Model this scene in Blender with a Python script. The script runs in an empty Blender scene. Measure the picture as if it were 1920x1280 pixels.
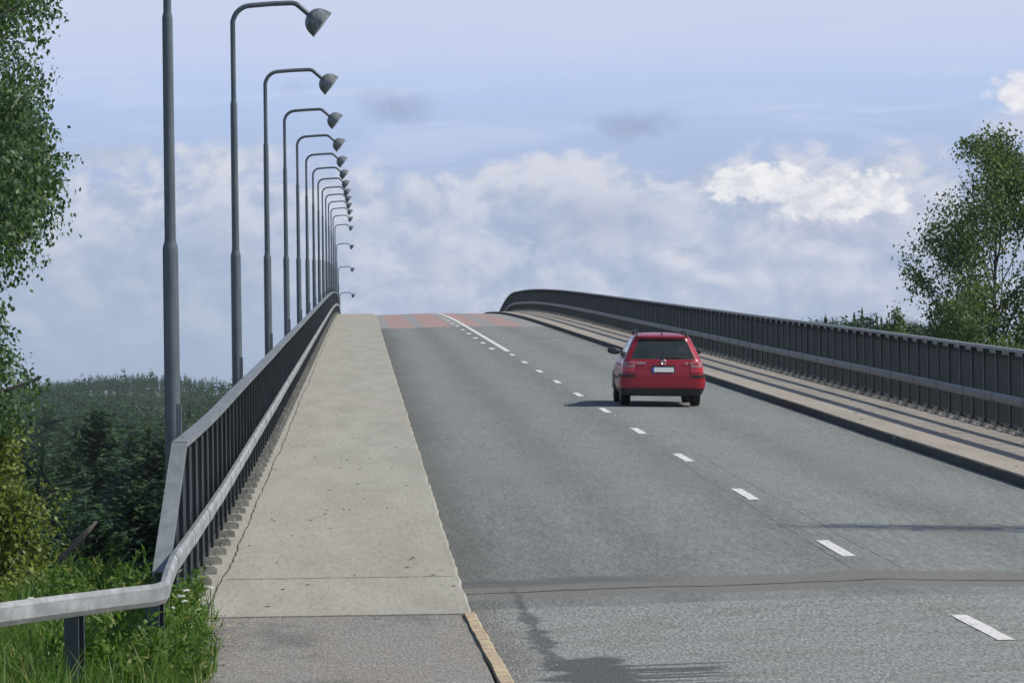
import bpy, bmesh, math, random
import numpy as np
from mathutils import Matrix, Vector
R = math.radians
S = bpy.context.scene
COL = S.collection

# ------------------------------------------------------------------ camera
F_PX, VX, VY, ROLL = 9000.0, 677.5, 760.0, 0.0135        # tele lens; where the bridge axis (+Y) falls in the picture
cd = bpy.data.cameras.new('camera'); cam = bpy.data.objects.new('camera', cd); COL.objects.link(cam)
cd.sensor_width = 36.0; cd.lens = 36.0*F_PX/1920.0
cd.clip_start = 0.5; cd.clip_end = 12000
d_c = Vector(((VX-960)/F_PX, -(VY-640)/F_PX, -1)).normalized()
z_c = Vector((-ROLL, 1, 0)); z_c = (z_c - d_c*z_c.dot(d_c)).normalized()
x_c = d_c.cross(z_c)
cam.matrix_world = Matrix((x_c, d_c, z_c)).to_4x4()
S.camera = cam

# ------------------------------------------------------------------ light
SUN_EL, SUN_AZ = R(46.0), R(101)                           # azimuth from +Y towards +X
sd = bpy.data.lights.new('sun', 'SUN'); sun = bpy.data.objects.new('sun', sd); COL.objects.link(sun)
sd.energy = 4.0; sd.angle = R(0.5); sd.color = (1.0, 0.955, 0.88)
sv = Vector((math.sin(SUN_AZ)*math.cos(SUN_EL), math.cos(SUN_AZ)*math.cos(SUN_EL), math.sin(SUN_EL)))
sun.rotation_euler = sv.to_track_quat('Z', 'Y').to_euler()
vs = S.view_settings
vs.view_transform = 'Standard'; vs.look = 'None'; vs.gamma = 1.0; vs.use_curve_mapping = False; vs.exposure = 0.0


# ------------------------------------------------------------------ node helpers
def srgb(r, g, b):
    f = lambda c: (c/255/12.92) if c/255 <= 0.04045 else ((c/255+0.055)/1.055)**2.4
    return (f(r), f(g), f(b), 1)


class NT:
    def __init__(s, tree): s.t = tree; s.n = tree.nodes; s.l = tree.links
    def new(s, typ, **kw):
        nd = s.n.new(typ)
        for k, v in kw.items(): setattr(nd, k, v)
        return nd
    def put(s, sock, v):
        if hasattr(v, 'is_output') or isinstance(v, bpy.types.NodeSocket): s.l.new(v, sock)
        elif v is not None:
            try: sock.default_value = v
            except Exception: sock.default_value = tuple(v)[:3]
    def m(s, op, a, b=None, c=None, clamp=False):
        nd = s.new('ShaderNodeMath', operation=op); nd.use_clamp = clamp
        s.put(nd.inputs[0], a)
        if b is not None: s.put(nd.inputs[1], b)
        if c is not None: s.put(nd.inputs[2], c)
        return nd.outputs[0]
    def step(s, v, lo, hi):                                # smooth 0..1 between lo and hi
        nd = s.new('ShaderNodeMapRange', interpolation_type='SMOOTHSTEP')
        s.put(nd.inputs[0], v); nd.inputs[1].default_value = lo; nd.inputs[2].default_value = hi
        return nd.outputs[0]
    def mix(s, f, a, b, mode='MIX'):
        nd = s.new('ShaderNodeMix', data_type='RGBA', blend_type=mode)
        s.put(nd.inputs[0], f); s.put(nd.inputs[6], a); s.put(nd.inputs[7], b)
        return nd.outputs[2]
    def noise(s, vec, scale, detail=4, rough=0.55, dist=0.0, col=False):
        nd = s.new('ShaderNodeTexNoise'); s.put(nd.inputs['Vector'], vec)
        nd.inputs['Scale'].default_value = scale; nd.inputs['Detail'].default_value = detail
        nd.inputs['Roughness'].default_value = rough; nd.inputs['Distortion'].default_value = dist
        return nd.outputs[1 if col else 0]
    def ramp(s, v, stops, interp='LINEAR'):
        nd = s.new('ShaderNodeValToRGB'); cr = nd.color_ramp; cr.interpolation = interp
        while len(cr.elements) < len(stops): cr.elements.new(0.5)
        for e, (p, c) in zip(cr.elements, stops):
            e.position = p; e.color = c if len(c) == 4 else (*c, 1)
        s.put(nd.inputs[0], v)
        return nd.outputs[0]
    def obj(s): return s.new('ShaderNodeTexCoord').outputs['Object']
    def sep(s, v):
        nd = s.new('ShaderNodeSeparateXYZ'); s.put(nd.inputs[0], v); return nd.outputs
    def comb(s, x, y, z=0.0):
        nd = s.new('ShaderNodeCombineXYZ')
        for i, q in enumerate((x, y, z)): s.put(nd.inputs[i], q)
        return nd.outputs[0]
    def scale(s, v, sx, sy, sz):
        nd = s.new('ShaderNodeVectorMath', operation='MULTIPLY'); s.put(nd.inputs[0], v)
        nd.inputs[1].default_value = (sx, sy, sz); return nd.outputs[0]
    def bump(s, h, strength, dist=0.01):
        nd = s.new('ShaderNodeBump'); s.put(nd.inputs['Height'], h)
        nd.inputs['Strength'].default_value = strength; nd.inputs['Distance'].default_value = dist
        return nd.outputs[0]


def material(name):
    mt = bpy.data.materials.new(name); mt.use_nodes = True
    t = NT(mt.node_tree); b = t.n['Principled BSDF']
    return mt, t, b


def bsdf(t, b, color, rough=0.6, metal=0.0, normal=None, spec=None, coat=None):
    t.put(b.inputs['Base Color'], color); t.put(b.inputs['Roughness'], rough); t.put(b.inputs['Metallic'], metal)
    if normal is not None: t.put(b.inputs['Normal'], normal)
    if spec is not None: b.inputs['Specular IOR Level'].default_value = spec
    if coat: b.inputs['Coat Weight'].default_value = coat; b.inputs['Coat Roughness'].default_value = 0.04


# ------------------------------------------------------------------ world: sky and clouds, all in azimuth and elevation
def build_world():
    w = bpy.data.worlds.new('World'); S.world = w; w.use_nodes = True
    t = NT(w.node_tree); t.n.clear()
    out = t.new('ShaderNodeOutputWorld')
    sky = t.new('ShaderNodeTexSky', sky_type='NISHITA')
    sky.sun_disc = False; sky.sun_elevation = SUN_EL; sky.sun_rotation = SUN_AZ
    sky.air_density = 1.0; sky.dust_density = 0.6; sky.ozone_density = 0.8
    bg_sky = t.new('ShaderNodeBackground'); t.l.new(sky.outputs[0], bg_sky.inputs[0]); bg_sky.inputs[1].default_value = 0.10
    d = t.sep(t.new('ShaderNodeTexCoord').outputs['Generated'])
    az = t.m('MULTIPLY', t.m('ARCTAN2', d[0], d[1]), 57.2958)
    el = t.m('MULTIPLY', t.m('ARCSINE', d[2]), 57.2958)
    k = 57.2958/F_PX
    def A(x): return (x-VX)*k                               # sky directions noted from the picture
    def E(x, y): return (VY-y-ROLL*(x-VX))*k
    p = t.comb(az, el, 0.0)
    warp = t.noise(p, 1.3, 6, 0.6, 0.3, col=True)
    ws = t.sep(warp)
    wx = t.m('MULTIPLY', t.m('SUBTRACT', ws[0], 0.5), 1.3)
    wy = t.m('MULTIPLY', t.m('SUBTRACT', ws[1], 0.5), 0.9)
    n_big = t.noise(t.scale(p, 1, 1.5, 1), 0.55, 6, 0.55, 0.4)
    n_mid = t.noise(t.scale(p, 1, 1.35, 1), 1.25, 8, 0.58, 0.3)
    n_fine = t.noise(t.scale(p, 1, 1.25, 1), 3.6, 9, 0.62, 0.2)
    def blob(x, y, rx, ry, lo, hi, amp=0.8, fine=0.5):      # cloud body with a noisy rim
        ax = t.m('DIVIDE', t.m('SUBTRACT', t.m('ADD', az, t.m('MULTIPLY', wx, 0.35)), A(x)), rx*k)
        ey = t.m('DIVIDE', t.m('SUBTRACT', t.m('ADD', el, t.m('MULTIPLY', wy, 0.35)), E(x, y)), ry*k)
        r = t.m('SQRT', t.m('ADD', t.m('MULTIPLY', ax, ax), t.m('MULTIPLY', ey, ey)))
        v = t.m('SUBTRACT', 1.0, r)
        v = t.m('ADD', v, t.m('MULTIPLY', t.m('SUBTRACT', n_mid, 0.5), amp))
        v = t.m('ADD', v, t.m('MULTIPLY', t.m('SUBTRACT', n_fine, 0.5), fine))
        return t.step(v, lo, hi)
    # clear air: pale blue, a bluer belt half way up, milky above
    el01 = t.m('DIVIDE', t.m('ADD', el, t.m('MULTIPLY', wy, 0.22)), 10.0, clamp=True)
    c = t.ramp(el01, [(0.0, srgb(150, 170, 197)), (0.15, srgb(158, 176, 206)), (0.27, srgb(172, 189, 222)),
                      (0.365, srgb(182, 202, 237)), (0.42, srgb(197, 209, 239)), (0.50, srgb(204, 213, 237)), (1.0, srgb(150, 180, 228))])
    # thin streaks high up
    st = t.step(t.noise(t.scale(p, 0.45, 3.2, 1), 0.8, 5, 0.55, 0.6), 0.48, 0.68)
    c = t.mix(t.m('MULTIPLY', st, 0.45), c, srgb(207, 215, 238))
    # big grey lavender cloud deck along the horizon, with an uneven top
    topn = t.m('ADD', t.m('MULTIPLY', t.m('SUBTRACT', n_mid, 0.5), 1.3), t.m('MULTIPLY', t.m('SUBTRACT', n_big, 0.5), 1.6))
    deckv = t.m('SUBTRACT', t.m('ADD', 2.95, topn), el)
    deck = t.step(t.m('ADD', deckv, t.m('MULTIPLY', t.m('SUBTRACT', n_fine, 0.5), 0.5)), -0.05, 0.40)
    dsh = t.ramp(t.m('ADD', t.m('ADD', t.m('MULTIPLY', n_mid, 0.50), t.m('MULTIPLY', n_big, 0.32)), t.m('MULTIPLY', n_fine, 0.18)),
                 [(0.33, srgb(162, 180, 207)), (0.44, srgb(180, 193, 217)), (0.53, srgb(196, 203, 222)), (0.66, srgb(216, 218, 231))])
    off = t.new('ShaderNodeVectorMath', operation='ADD'); t.l.new(p, off.inputs[0]); off.inputs[1].default_value = (0.13, 0.15, 0.0)
    n_b = t.noise(t.scale(off.outputs[0], 1, 1.35, 1), 1.25, 8, 0.58, 0.3)
    relief = t.m('MULTIPLY', t.m('SUBTRACT', n_mid, n_b), 3.6)      # sunward flanks of each billow
    dsh = t.mix(t.m('MULTIPLY', t.m('MAXIMUM', relief, 0.0), 0.72, clamp=True), dsh, srgb(228, 228, 236))
    dsh = t.mix(t.m('MULTIPLY', t.m('MAXIMUM', t.m('MULTIPLY', relief, -1.0), 0.0), 0.50, clamp=True), dsh, srgb(158, 174, 202))
    low = t.step(el, 0.2, 1.5)
    dsh = t.mix(t.m('MULTIPLY', t.m('SUBTRACT', 1.0, low), 0.8), dsh, srgb(172, 188, 212))
    c = t.mix(t.m('MULTIPLY', deck, 0.88), c, dsh)
    rim = t.m('MULTIPLY', t.step(deckv, -0.05, 0.30), t.m('SUBTRACT', 1.0, t.step(deckv, 0.30, 1.0)))
    c = t.mix(t.m('MULTIPLY', t.m('MULTIPLY', rim, t.step(n_mid, 0.40, 0.62)), 0.75), c, srgb(218, 220, 231))
    left = t.step(az, 0.2, -1.5)
    c = t.mix(t.m('MULTIPLY', t.m('MULTIPLY', left, t.step(el, 2.7, 1.3)), 0.50), c, srgb(160, 180, 205))
    # puffs
    def fade(mask, y, dy):                                  # dissolves below picture height y
        return t.m('MULTIPLY', mask, t.step(t.m('ADD', el, t.m('MULTIPLY', wy, 0.25)), (VY-y-dy-12)*k, (VY-y-12)*k))
    def lay(c, mask, lit, shade, amt=1.0):
        col = t.mix(t.step(n_fine, 0.34, 0.60), shade, lit)
        col = t.mix(t.m('MULTIPLY', t.m('MAXIMUM', t.m('MULTIPLY', t.m('SUBTRACT', n_b, n_mid), 3.6), 0.0), 0.8, clamp=True), col, shade)
        return t.mix(t.m('MULTIPLY', mask, amt), c, col)
    c = lay(c, blob(450, 300, 150, 55, 0.05, 0.75), srgb(216, 219, 230), srgb(190, 198, 216), 0.85)
    c = lay(c, blob(220, 292, 150, 32, 0.05, 0.9), srgb(198, 204, 220), srgb(182, 192, 212), 0.7)
    c = lay(c, blob(130, 505, 50, 26, 0.1, 0.9), srgb(208, 213, 226), srgb(184, 195, 213), 0.75)
    c = lay(c, blob(810, 390, 60, 75, 0.0, 1.0), srgb(198, 204, 222), srgb(182, 190, 212), 0.6)
    c = lay(c, blob(860, 505, 110, 55, 0.0, 0.95), srgb(206, 210, 225), srgb(184, 193, 213), 0.75)
    c = lay(c, blob(700, 540, 60, 30, 0.0, 1.0), srgb(196, 204, 221), srgb(180, 190, 212), 0.6)
    c = lay(c, blob(1120, 420, 190, 75, 0.0, 1.1), srgb(184, 191, 213), srgb(168, 179, 205), 0.7)
    c = lay(c, blob(1540, 420, 230, 80, 0.0, 0.9, 0.9), srgb(206, 209, 225), srgb(184, 191, 213), 0.85)
    c = lay(c, fade(blob(1415, 350, 130, 48, 0.10, 0.40, 1.2, 1.3), 360, 85), srgb(243, 243, 245), srgb(214, 218, 229), 1.0)
    c = lay(c, fade(blob(1540, 378, 120, 56, 0.08, 0.45, 1.2, 1.3), 395, 90), srgb(236, 236, 241), srgb(208, 212, 225), 0.95)
    c = lay(c, fade(blob(1640, 365, 105, 56, 0.10, 0.40, 1.2, 1.3), 395, 95), srgb(241, 241, 244), srgb(212, 215, 228), 1.0)
    c = lay(c, blob(1770, 300, 60, 48, 0.0, 1.0), srgb(208, 212, 230), srgb(190, 198, 222), 0.6)
    c = lay(c, blob(1915, 178, 66, 46, 0.05, 0.4, 1.0, 0.9), srgb(240, 239, 244), srgb(216, 218, 233), 1.0)
    c = lay(c, blob(1900, 240, 80, 45, 0.0, 0.9), srgb(212, 212, 228), srgb(200, 202, 222), 0.7)
    c = lay(c, blob(1190, 238, 120, 52, 0.10, 1.0, 1.3, 0.9), srgb(156, 170, 200), srgb(150, 164, 194), 0.70)
    c = lay(c, blob(745, 200, 125, 50, 0.10, 1.0, 1.3, 0.9), srgb(164, 178, 207), srgb(152, 166, 194), 0.70)
    c = lay(c, blob(560, 165, 60, 30, 0.2, 1.2, 1.0, 0.8), srgb(170, 182, 211), srgb(158, 170, 198), 0.35)
    bg_c = t.new('ShaderNodeBackground'); t.l.new(c, bg_c.inputs[0]); bg_c.inputs[1].default_value = 1.0
    mx = t.new('ShaderNodeMixShader')
    t.l.new(t.step(el, 7.0, 22.0), mx.inputs[0]); t.l.new(bg_c.outputs[0], mx.inputs[1]); t.l.new(bg_sky.outputs[0], mx.inputs[2])
    t.l.new(mx.outputs[0], out.inputs['Surface'])


build_world()

# ------------------------------------------------------------------ materials
M = {}


def make_materials():
    # asphalt of the carriageway
    mt, t, b = material('asphalt'); o = t.obj(); x, y, z = t.sep(o)
    n1 = t.noise(o, 55, 3, 0.7); n2 = t.noise(t.scale(o, 1, 0.12, 1), 1.6, 5, 0.6); n3 = t.noise(o, 0.35, 4, 0.6)
    n4 = t.noise(o, 17, 4, 0.7)
    c = t.ramp(n1, [(0.30, (0.135, 0.146, 0.140)), (0.50, (0.228, 0.240, 0.229)), (0.66, (0.37, 0.385, 0.365))])
    g1 = t.noise(t.scale(o, 34, 2.6, 1), 1.0, 3, 0.7); g2 = t.noise(t.scale(o, 13, 0.9, 1), 1.0, 4, 0.65)
    c = t.mix(1.0, c, t.ramp(g1, [(0.30, (0.68, 0.68, 0.69)), (0.5, (1, 1, 1)), (0.70, (1.34, 1.34, 1.32))]), 'MULTIPLY')
    c = t.mix(1.0, c, t.ramp(g2, [(0.32, (0.90, 0.90, 0.90)), (0.5, (1, 1, 1)), (0.68, (1.08, 1.08, 1.07))]), 'MULTIPLY')
    c = t.mix(t.step(n4, 0.40, 0.72), t.mix(1.0, c, (0.84, 0.84, 0.85, 1), 'MULTIPLY'), c)
    c = t.mix(t.m('MULTIPLY', t.step(n2, 0.35, 0.70), 0.26), c, t.mix(1.0, c, (0.66, 0.69, 0.71, 1), 'MULTIPLY'))
    c = t.mix(t.m('MULTIPLY', t.step(n3, 0.40, 0.70), 0.16), c, t.mix(1.0, c, (1.18, 1.15, 1.10, 1), 'MULTIPLY'))
    xw = t.m('ADD', x, t.m('MULTIPLY', t.m('SUBTRACT', t.noise(t.scale(o, 0.2, 0.09, 1), 1.0, 3), 0.5), 0.9))
    def gauss(x0, s):
        q = t.m('DIVIDE', t.m('SUBTRACT', xw, x0), s)
        return t.m('EXPONENT', t.m('MULTIPLY', t.m('MULTIPLY', q, q), -1.0))
    dk = t.m('ADD', t.m('MULTIPLY', gauss(0.90, 0.62), 0.72), t.m('MULTIPLY', gauss(4.75, 0.50), 0.26))
    dk = t.m('ADD', dk, t.m('MULTIPLY', gauss(2.95, 0.45), 0.30))
    dk = t.m('ADD', dk, t.m('MULTIPLY', t.m('MULTIPLY', gauss(2.0, 0.33), t.step(y, 85, 52)), 0.30))
    dk = t.m('ADD', dk, t.m('MULTIPLY', gauss(6.95, 0.45), 0.26))
    dk = t.m('ADD', dk, t.m('MULTIPLY', gauss(9.15, 0.5), 0.40))
    c = t.mix(t.m('MINIMUM', dk, 0.8), c, t.mix(1.0, c, (0.42, 0.41, 0.36, 1), 'MULTIPLY'))
    # red worn patches towards the crest
    def band(v, lo, hi, s): return t.m('MULTIPLY', t.step(v, lo-s, lo+s), t.m('SUBTRACT', 1.0, t.step(v, hi-s, hi+s)))
    xr = t.m('ADD', x, t.m('MULTIPLY', t.m('SUBTRACT', t.noise(t.scale(o, 1, 0.06, 1), 1.5, 4), 0.5), 0.25))
    far = t.step(t.m('ADD', y, t.m('MULTIPLY', t.m('SUBTRACT', t.noise(o, 0.8, 3), 0.5), 0.5)), 231.2, 231.7)
    red = band(xr, 1.45, 2.62, 0.12)
    for lo, hi in ((3.12, 4.42), (5.05, 6.05), (6.8, 8.0)): red = t.m('ADD', red, band(xr, lo, hi, 0.12))
    worn = t.mix(t.step(n4, 0.35, 0.7), (0.235, 0.24, 0.23, 1), (0.30, 0.305, 0.29, 1))
    rcol = t.mix(t.step(n4, 0.35, 0.7), (0.33, 0.215, 0.195, 1), (0.41, 0.275, 0.25, 1))
    c = t.mix(far, c, t.mix(t.m('MULTIPLY', red, 0.95), worn, rcol))
    # older, paler and warmer surface before the joint, brown sealed band at the joint
    yw = t.m('ADD', y, t.m('MULTIPLY', t.m('SUBTRACT', t.noise(o, 0.5, 3, 0.5), 0.5), 0.5))
    near = t.m('SUBTRACT', 1.0, t.step(t.m('ADD', yw, 0.0), 43.25, 43.45))
    ncol = t.ramp(n1, [(0.30, (0.115, 0.118, 0.112)), (0.50, (0.230, 0.233, 0.222)), (0.66, (0.41, 0.415, 0.39))])
    ncol = t.mix(1.0, ncol, t.ramp(t.noise(t.scale(o, 44, 4.5, 1), 1.0, 3, 0.75), [(0.30, (0.42, 0.42, 0.43)), (0.5, (1, 1, 1)), (0.70, (1.65, 1.65, 1.6))]), 'MULTIPLY')
    ncol = t.mix(t.m('MULTIPLY', t.step(t.noise(o, 1.1, 5, 0.6), 0.42, 0.7), 0.5), ncol, t.mix(1.0, ncol, (0.72, 0.69, 0.62, 1), 'MULTIPLY'))
    gut = t.m('MULTIPLY', t.m('SUBTRACT', 1.0, t.step(xw, 0.98, 1.38)), 0.55)
    ncol = t.mix(gut, ncol, t.mix(1.0, ncol, (0.45, 0.44, 0.40, 1), 'MULTIPLY'))
    c = t.mix(near, c, ncol)
    yj = t.m('ADD', y, t.m('MULTIPLY', t.m('SUBTRACT', t.noise(t.scale(o, 1, 0.3, 1), 0.7, 3, 0.5), 0.5), 0.9))
    jb = band(yj, 44.6, 47.1, 0.06)
    c = t.mix(t.m('MULTIPLY', jb, 0.9), c, t.mix(t.step(n4, 0.3, 0.7), (0.148, 0.140, 0.124, 1), (0.205, 0.196, 0.174, 1)))
    jd = t.m('MULTIPLY', band(yj, 46.5, 47.6, 0.25), t.m('SUBTRACT', 1.0, t.step(x, 2.2, 3.4)))
    c = t.mix(t.m('MULTIPLY', jd, 0.55), c, (0.07, 0.075, 0.08, 1))
    jl = band(t.m('ADD', yj, t.m('MULTIPLY', t.m('SUBTRACT', t.noise(o, 2.5, 3), 0.5), 0.25)), 45.55, 45.68, 0.03)
    c = t.mix(t.m('MULTIPLY', jl, 0.95), c, (0.035, 0.030, 0.028, 1))
    # oily tar stain running from the joint to a pool
    sx = t.m('ADD', x, t.m('MULTIPLY', t.m('SUBTRACT', t.noise(t.scale(o, 1.5, 0.8, 1), 1.6, 4, 0.6), 0.5), 0.26))
    line = t.m('ADD', 1.42, t.m('MULTIPLY', t.m('SUBTRACT', 46.0, y), 0.0045))
    dl = t.m('ABSOLUTE', t.m('SUBTRACT', sx, line))
    wid = t.m('ADD', 0.015, t.m('MULTIPLY', t.m('MULTIPLY', t.step(y, 46.5, 38.5), t.step(t.noise(t.scale(o, 0.2, 1.0, 1), 1.1, 3, 0.6), 0.35, 0.65)), 0.11))
    drip = t.m('MULTIPLY', t.m('SUBTRACT', 1.0, t.step(t.m('SUBTRACT', dl, wid), -0.03, 0.05)), t.m('MULTIPLY', t.step(y, 47.5, 44.5), t.step(y, 35.5, 36.5)))
    ys = t.m('ADD', y, t.m('MULTIPLY', t.m('SUBTRACT', t.noise(t.scale(o, 1.2, 1.2, 1), 1.5, 5, 0.65), 0.5), 1.5))
    xs = t.m('ADD', x, t.m('MULTIPLY', t.m('SUBTRACT', t.noise(t.scale(o, 1.2, 1.6, 1), 1.4, 5, 0.65), 0.5), 0.7))
    pool = t.m('MULTIPLY', band(xs, 1.38, 2.0, 0.06), t.m('SUBTRACT', 1.0, t.step(ys, 37.0, 37.35)))
    streak = t.m('MULTIPLY', band(xs, 1.9, 2.72, 0.10), t.m('SUBTRACT', 1.0, t.step(ys, 36.3, 36.5)))
    streak = t.m('MULTIPLY', streak, t.step(t.noise(t.scale(o, 0.5, 5.0, 1), 1.2, 3, 0.5), 0.40, 0.50))
    st = t.m('MAXIMUM', t.m('MAXIMUM', pool, streak), t.m('MULTIPLY', drip, 0.85))
    c = t.mix(t.m('MULTIPLY', st, 0.82), c, (0.055, 0.058, 0.057, 1))
    bsdf(t, b, c, 0.86, 0, t.bump(n1, 0.5, 0.006), 0.35)
    M['asphalt'] = mt

    def concrete(name, a, bcol, warm, amt):
        mt, t, b = material(name); o = t.obj(); x, y, z = t.sep(o)
        n1 = t.noise(o, 48, 4, 0.7); n2 = t.noise(t.scale(o, 1.5, 0.16, 1), 1.2, 7, 0.65); n3 = t.noise(t.scale(o, 1, 0.1, 1), 0.6, 4)
        c = t.mix(t.step(n2, 0.34, 0.66), a, bcol)
        c = t.mix(t.m('MULTIPLY', t.step(n3, 0.4, 0.7), amt), c, warm)
        c = t.mix(t.m('MULTIPLY', t.step(n1, 0.45, 0.62), 0.30), c, t.mix(1.0, c, (0.70, 0.69, 0.66, 1), 'MULTIPLY'))
        grit = t.noise(t.scale(o, 30, 2.2, 1), 1.0, 3, 0.75)
        c = t.mix(1.0, c, t.ramp(grit, [(0.32, (0.82, 0.82, 0.81)), (0.5, (1, 1, 1)), (0.70, (1.10, 1.10, 1.09))]), 'MULTIPLY')
        spots = t.step(t.noise(t.scale(o, 16, 1.3, 1), 1.0, 2, 0.5), 0.70, 0.75)
        c = t.mix(t.m('MULTIPLY', spots, 0.35), c, (0.10, 0.095, 0.085, 1))
        comb_lines = t.noise(t.scale(o, 0.35, 14, 1), 2.2, 3, 0.6)     # broom marks across the walk
        c = t.mix(t.m('MULTIPLY', t.step(comb_lines, 0.54, 0.74), 0.16), c, t.mix(1.0, c, (0.80, 0.79, 0.76, 1), 'MULTIPLY'))
        bsdf(t, b, c, 0.9, 0, t.bump(t.m('ADD', n1, comb_lines), 0.35, 0.006), 0.3)
        M[name] = mt
    concrete('concrete', (0.335, 0.318, 0.266, 1), (0.392, 0.375, 0.317, 1), (0.385, 0.350, 0.295, 1), 0.35)
    concrete('concrete_pale', (0.315, 0.285, 0.235, 1), (0.39, 0.35, 0.295, 1), (0.40, 0.34, 0.285, 1), 0.5)
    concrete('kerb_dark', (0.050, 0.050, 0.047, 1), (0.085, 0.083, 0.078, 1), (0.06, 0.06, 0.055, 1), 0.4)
    concrete('concrete_dark', (0.16, 0.155, 0.14, 1), (0.22, 0.21, 0.19, 1), (0.2, 0.19, 0.165, 1), 0.4)

    mt, t, b = material('path_asphalt'); o = t.obj(); x, y, z = t.sep(o)
    n1 = t.noise(o, 60, 3, 0.7); n2 = t.noise(t.scale(o, 1.4, 0.22, 1), 1.1, 5, 0.65)
    c = t.ramp(n1, [(0.30, (0.115, 0.110, 0.100)), (0.5, (0.235, 0.226, 0.205)), (0.66, (0.40, 0.385, 0.355))])
    c = t.mix(1.0, c, t.ramp(t.noise(t.scale(o, 48, 5, 1), 1.0, 3, 0.8), [(0.30, (0.5, 0.5, 0.51)), (0.5, (1, 1, 1)), (0.70, (1.45, 1.43, 1.4))]), 'MULTIPLY')
    c = t.mix(t.step(n2, 0.38, 0.66), c, t.mix(1.0, c, (1.03, 0.98, 0.92, 1), 'MULTIPLY'))
    c = t.mix(t.m('MULTIPLY', t.step(t.noise(t.scale(o, 1.3, 0.3, 1), 0.9, 4, 0.6), 0.46, 0.62), 0.7), c, t.mix(1.0, c, (0.55, 0.54, 0.53, 1), 'MULTIPLY'))
    bsdf(t, b, c, 0.88, 0, t.bump(n1, 0.6, 0.006), 0.3)
    M['path_asphalt'] = mt

    def simple(name, col, rough=0.6, metal=0.0, var=0.15, scale=6.0, spec=None, coat=None, bump=0.0):
        mt, t, b = material(name); o = t.obj()
        n = t.noise(o, scale, 5, 0.6)
        c = t.mix(t.step(n, 0.3, 0.7), tuple(q*(1-var) for q in col)+(1,), tuple(min(1, q*(1+var)) for q in col)+(1,))
        nr = t.bump(t.noise(o, scale*8, 3), bump, 0.004) if bump else None
        bsdf(t, b, c, rough, metal, nr, spec, coat)
        M[name] = mt
    simple('kerb_yellow', (0.43, 0.34, 0.22), 0.9, 0, 0.35, 9, bump=0.6)
    mt, t, b = material('white_paint'); o = t.obj()
    n1 = t.noise(t.scale(o, 9, 1.2, 1), 1.6, 5, 0.7); n2 = t.noise(t.scale(o, 34, 4, 1), 1.0, 3, 0.7)
    c = t.mix(t.step(n1, 0.55, 0.70), (0.70, 0.69, 0.655, 1), (0.46, 0.46, 0.44, 1))
    c = t.mix(t.m('MULTIPLY', t.step(n2, 0.56, 0.66), 0.7), c, (0.30, 0.30, 0.29, 1))
    bsdf(t, b, c, 0.75, 0, t.bump(n2, 0.3, 0.004), 0.3); M['white_paint'] = mt
    simple('seam', (0.13, 0.135, 0.13), 0.95, 0, 0.2)
    simple('crack', (0.035, 0.033, 0.03), 0.95, 0, 0.2)
    mt, t, b = material('rail_paint'); o = t.obj(); x, y, z = t.sep(o)
    n1 = t.noise(t.scale(o, 3, .5, 3), 2.2, 6, 0.65); n2 = t.noise(t.scale(o, 20, 3, 20), 1.0, 4, 0.6)
    c = t.mix(t.step(n1, 0.35, 0.66), (0.165, 0.182, 0.188, 1), (0.235, 0.25, 0.255, 1))
    c = t.mix(t.m('MULTIPLY', t.step(n2, 0.60, 0.72), 0.5), c, (0.09, 0.085, 0.075, 1))
    seam = t.m('LESS_THAN', t.m('FRACT', t.m('DIVIDE', t.m('SUBTRACT', y, 42.97), 5.1)), 0.010)
    c = t.mix(t.m('MULTIPLY', seam, 0.85), c, (0.02, 0.02, 0.02, 1))
    bsdf(t, b, c, 0.5, 0.08, t.bump(n2, 0.12, 0.004), 0.4); M['rail_paint'] = mt
    simple('rail_sunlit', (0.125, 0.142, 0.146), 0.5, 0.1, 0.2, 3.0)  # left balusters: sunlight put into a lighter colour
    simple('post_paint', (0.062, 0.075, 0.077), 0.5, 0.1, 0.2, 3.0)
    simple('beam_shaded', (0.095, 0.105, 0.108), 0.5, 0.2, 0.25, 4.0, bump=0.15)  # right guard beam: its shade is put into a darker colour
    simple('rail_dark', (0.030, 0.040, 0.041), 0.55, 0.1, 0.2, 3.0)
    simple('rail_web', (0.30, 0.305, 0.30), 0.6, 0.1, 0.2, 3.0)
    mt, t, b = material('pole_paint'); o = t.obj()
    n1 = t.noise(t.scale(o, 22, 22, 1.1), 1.0, 5, 0.65); n2 = t.noise(t.scale(o, 8, 8, 2.0), 1.0, 5, 0.6); n3 = t.noise(o, 38, 3, 0.6)
    c = t.mix(t.step(n2, 0.35, 0.66), (0.098, 0.120, 0.134, 1), (0.140, 0.162, 0.176, 1))
    c = t.mix(t.m('MULTIPLY', t.step(n1, 0.54, 0.70), 0.45), c, (0.20, 0.215, 0.22, 1))
    c = t.mix(t.m('MULTIPLY', t.step(n3, 0.68, 0.74), 0.6), c, (0.10, 0.062, 0.04, 1))
    bsdf(t, b, c, 0.40, 0.12, t.bump(n3, 0.1, 0.004), 0.45); M['pole_paint'] = mt
    mt, t, b = material('lamp_shell'); o = t.obj()
    n1 = t.noise(t.scale(o, 14, 14, 3.0), 1.0, 5, 0.7); n2 = t.noise(o, 9, 4, 0.6)
    c = t.mix(t.step(n2, 0.35, 0.65), (0.13, 0.145, 0.15, 1), (0.20, 0.215, 0.22, 1))
    c = t.mix(t.m('MULTIPLY', t.step(n1, 0.52, 0.64), 0.65), c, (0.42, 0.42, 0.38, 1))
    bsdf(t, b, c, 0.40, 0.15, t.bump(n2, 0.12, 0.004), 0.45); M['lamp_shell'] = mt
    simple('lamp_lens', (0.62, 0.66, 0.66), 0.12, 0.0, 0.05, 5, spec=0.8)
    simple('foot', (0.30, 0.29, 0.255), 0.85, 0, 0.3, 9, bump=0.5)
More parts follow.
